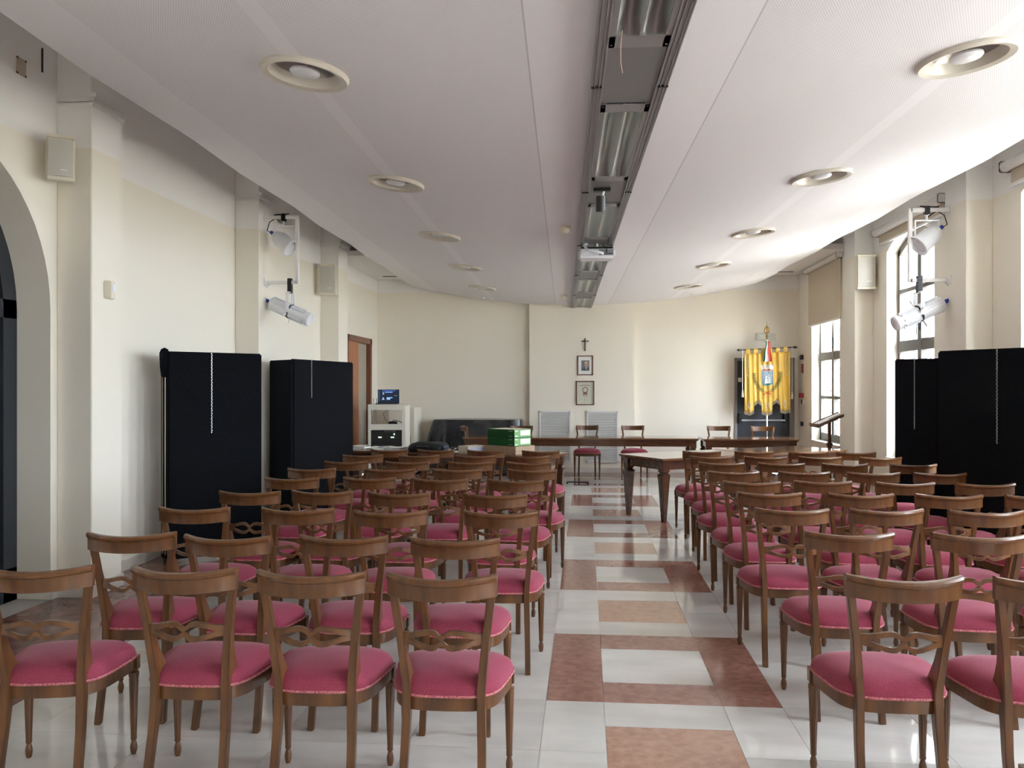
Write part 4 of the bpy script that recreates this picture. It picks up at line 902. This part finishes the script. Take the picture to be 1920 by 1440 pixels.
# cords with tassels
for s, L_ in ((-1, .74), (1, .82)):
    x = s*.445; z = 2.33+x*TL
    cd_ = MB().tube([(x, -.015, z), (x, -.016, z-L_)], .007, 6).build('cord', mat('cord_white', (.72, .68, .60), .6), bn)
    MB().lathe([(0, 0), (.014, -.005), (.016, -.03), (.01, -.04), (.02, -.055), (.022, -.13), (0, -.13)], (x, -.016, z-L_), 10).build('tassel', mat('cord_white', (0, 0, 0)), cd_, smooth=.8)
# tricolour ribbon at the pole
for nm, col_, x0, x1, x2, x3 in (('green', (.01, .16, .07), -.03, -.012, -.085, -.055), ('white', (.75, .74, .70), -.012, .006, -.055, .012), ('red', (.42, .015, .03), .006, .04, .012, .075)):
    rb = MB().grid(4, 10, lambda u, v: ((x0+(x1-x0)*u)*(1-v)+(x2+(x3-x2)*u)*v+.004*sin(v*9), -.055-.012*sin(u*pi*1.5+v*3), 2.47-.38*v+.01*sin(u*9)))
    rb.build('ribbon', mat('ribbon_'+nm, col_, .5), bn, smooth=1.2, label=nm+' satin ribbon')
MB().lathe([(0, 2.44), (.04, 2.45), (.045, 2.475), (.02, 2.49), (0, 2.49)], (0, -.02, 0), 12).build('ribbon_knot', mat('ribbon_white', (0, 0, 0)), bn, smooth=.8)

# ---- lectern
lc = thing('lectern', 'slim wooden lectern with tilted reading desk beside the far window', 'lectern', (3.65, 13.02, 0), 0)
LW = noisy('lectern_wood', (.085, .03, .015), (.13, .05, .025), (28, 28, 5), 1, 4, .3)
MB().cbox((0, 0, .62), (.045, .045, 1.0)).cbox((0, 0, .76), (.075, .075, .05)).cbox((0, 0, .70), (.06, .06, .06)).build('post', LW, lc, bevel=.004)
bsm = MB().cbox((0, 0, .02), (.30, .05, .04)).cbox((0, 0, .021), (.05, .30, .038)).cbox((0, 0, .08), (.07, .07, .1)); bsm.build('foot', LW, lc, bevel=.005)
Ml = Matrix.Translation((0.0, 0, 1.13)) @ Matrix.Rotation(-.42, 4, 'Y')
MB().box((-.23, -.22, -.012), (.23, .22, .004), Ml).build('desk', LW, lc, bevel=.003)
MB().box((-.25, -.22, -.012), (-.225, .22, .045), Ml).build('lip', LW, lc, bevel=.003)
MB().box((-.19, -.18, .012), (-.02, -.0, .02), Ml).box((-.19, .0, .012), (.2, .18, .02), Ml).build('paper', PAP, lc)
for s in (-.2, .2): MB().box((-.22, s-.01, .004), (.22, s+.01, .03), Ml).build('side_strip', LW, lc)

# ---- black display panels
CH = mat('zip_silver', (.62, .64, .60), .35, .6)
def panel(p0, p1, h, thick, lab, zips, zl, stack=1, leaf2=None):
    p0, p1 = Vector(p0), Vector(p1); d = (p1-p0); L_ = d.length; an = atan2(d.y, d.x)
    t = thing('display_panel', lab, 'display panel', (p0.x, p0.y, 0), an, 'black display panels')
    for k in range(stack):
        y = k*(thick+.02); N = 12
        b = MB(); b.box((0, y, .05), (L_, y+thick, h)); b.build('panel_leaf', BLACKF, t, bevel=.012, smooth=.6)
        for x in (.05, L_-.05): MB().box((x-.02, y-.03, 0), (x+.02, y+thick+.03, .05)).build('foot', BLACK, t, bevel=.004)
    for x in zips:
        z = MB(); n_ = int(zl/.016)
        for k in range(n_): z.cbox((x+(.0015 if k % 2 else -.0015), -.004, h-.012-k*.016), (.008, .006, .010))
        z.build('zip', CH, t)
    if leaf2:
        q = Vector(leaf2); e2 = q-p0; a2 = atan2(e2.y, e2.x)-an; Lq = e2.length
        b = MB().box((0, 0, .05), (Lq, thick, h-.01), Matrix.Rotation(a2, 4, 'Z')); b.build('side_leaf', BLACKF, t, bevel=.01, smooth=.6)
    return t, an, L_
pa, an, L_ = panel((-3.76, 7.32), (-3.14, 7.97), 1.945, .05, 'tall black felt display panel stack by the left wall, nearest the camera', [.40], .76, 3)
for k in range(2): MB().box((-.012, .045+k*.07, .1), (-.004, .052+k*.07, 1.78)).build('metal_edge', mat('edge_metal', (.5, .45, .35), .4, .6), pa)
MB().lathe([(0, 1.98), (.03, 1.965), (.045, 1.93), (.04, 1.80), (.03, 1.72), (0, 1.70)], (-.01, .06, 0), 12).build('folded_cloth', BLACKF, pa, smooth=1.2)
panel((-3.33, 9.40), (-3.04, 10.86), 1.945, .05, 'tall black felt display panel folded at an angle before the brown door', [.40], .46, 1, (-3.69, 9.71))
panel((3.16, 7.90), (3.86, 6.77), 1.945, .05, 'wide black felt display panel at the right edge in front of the windows', [.56], .80, 1)
panel((3.36, 9.52), (3.70, 9.22), 1.925, .05, 'narrow black felt display panel standing behind the wide one on the right', [.21], .76, 1)
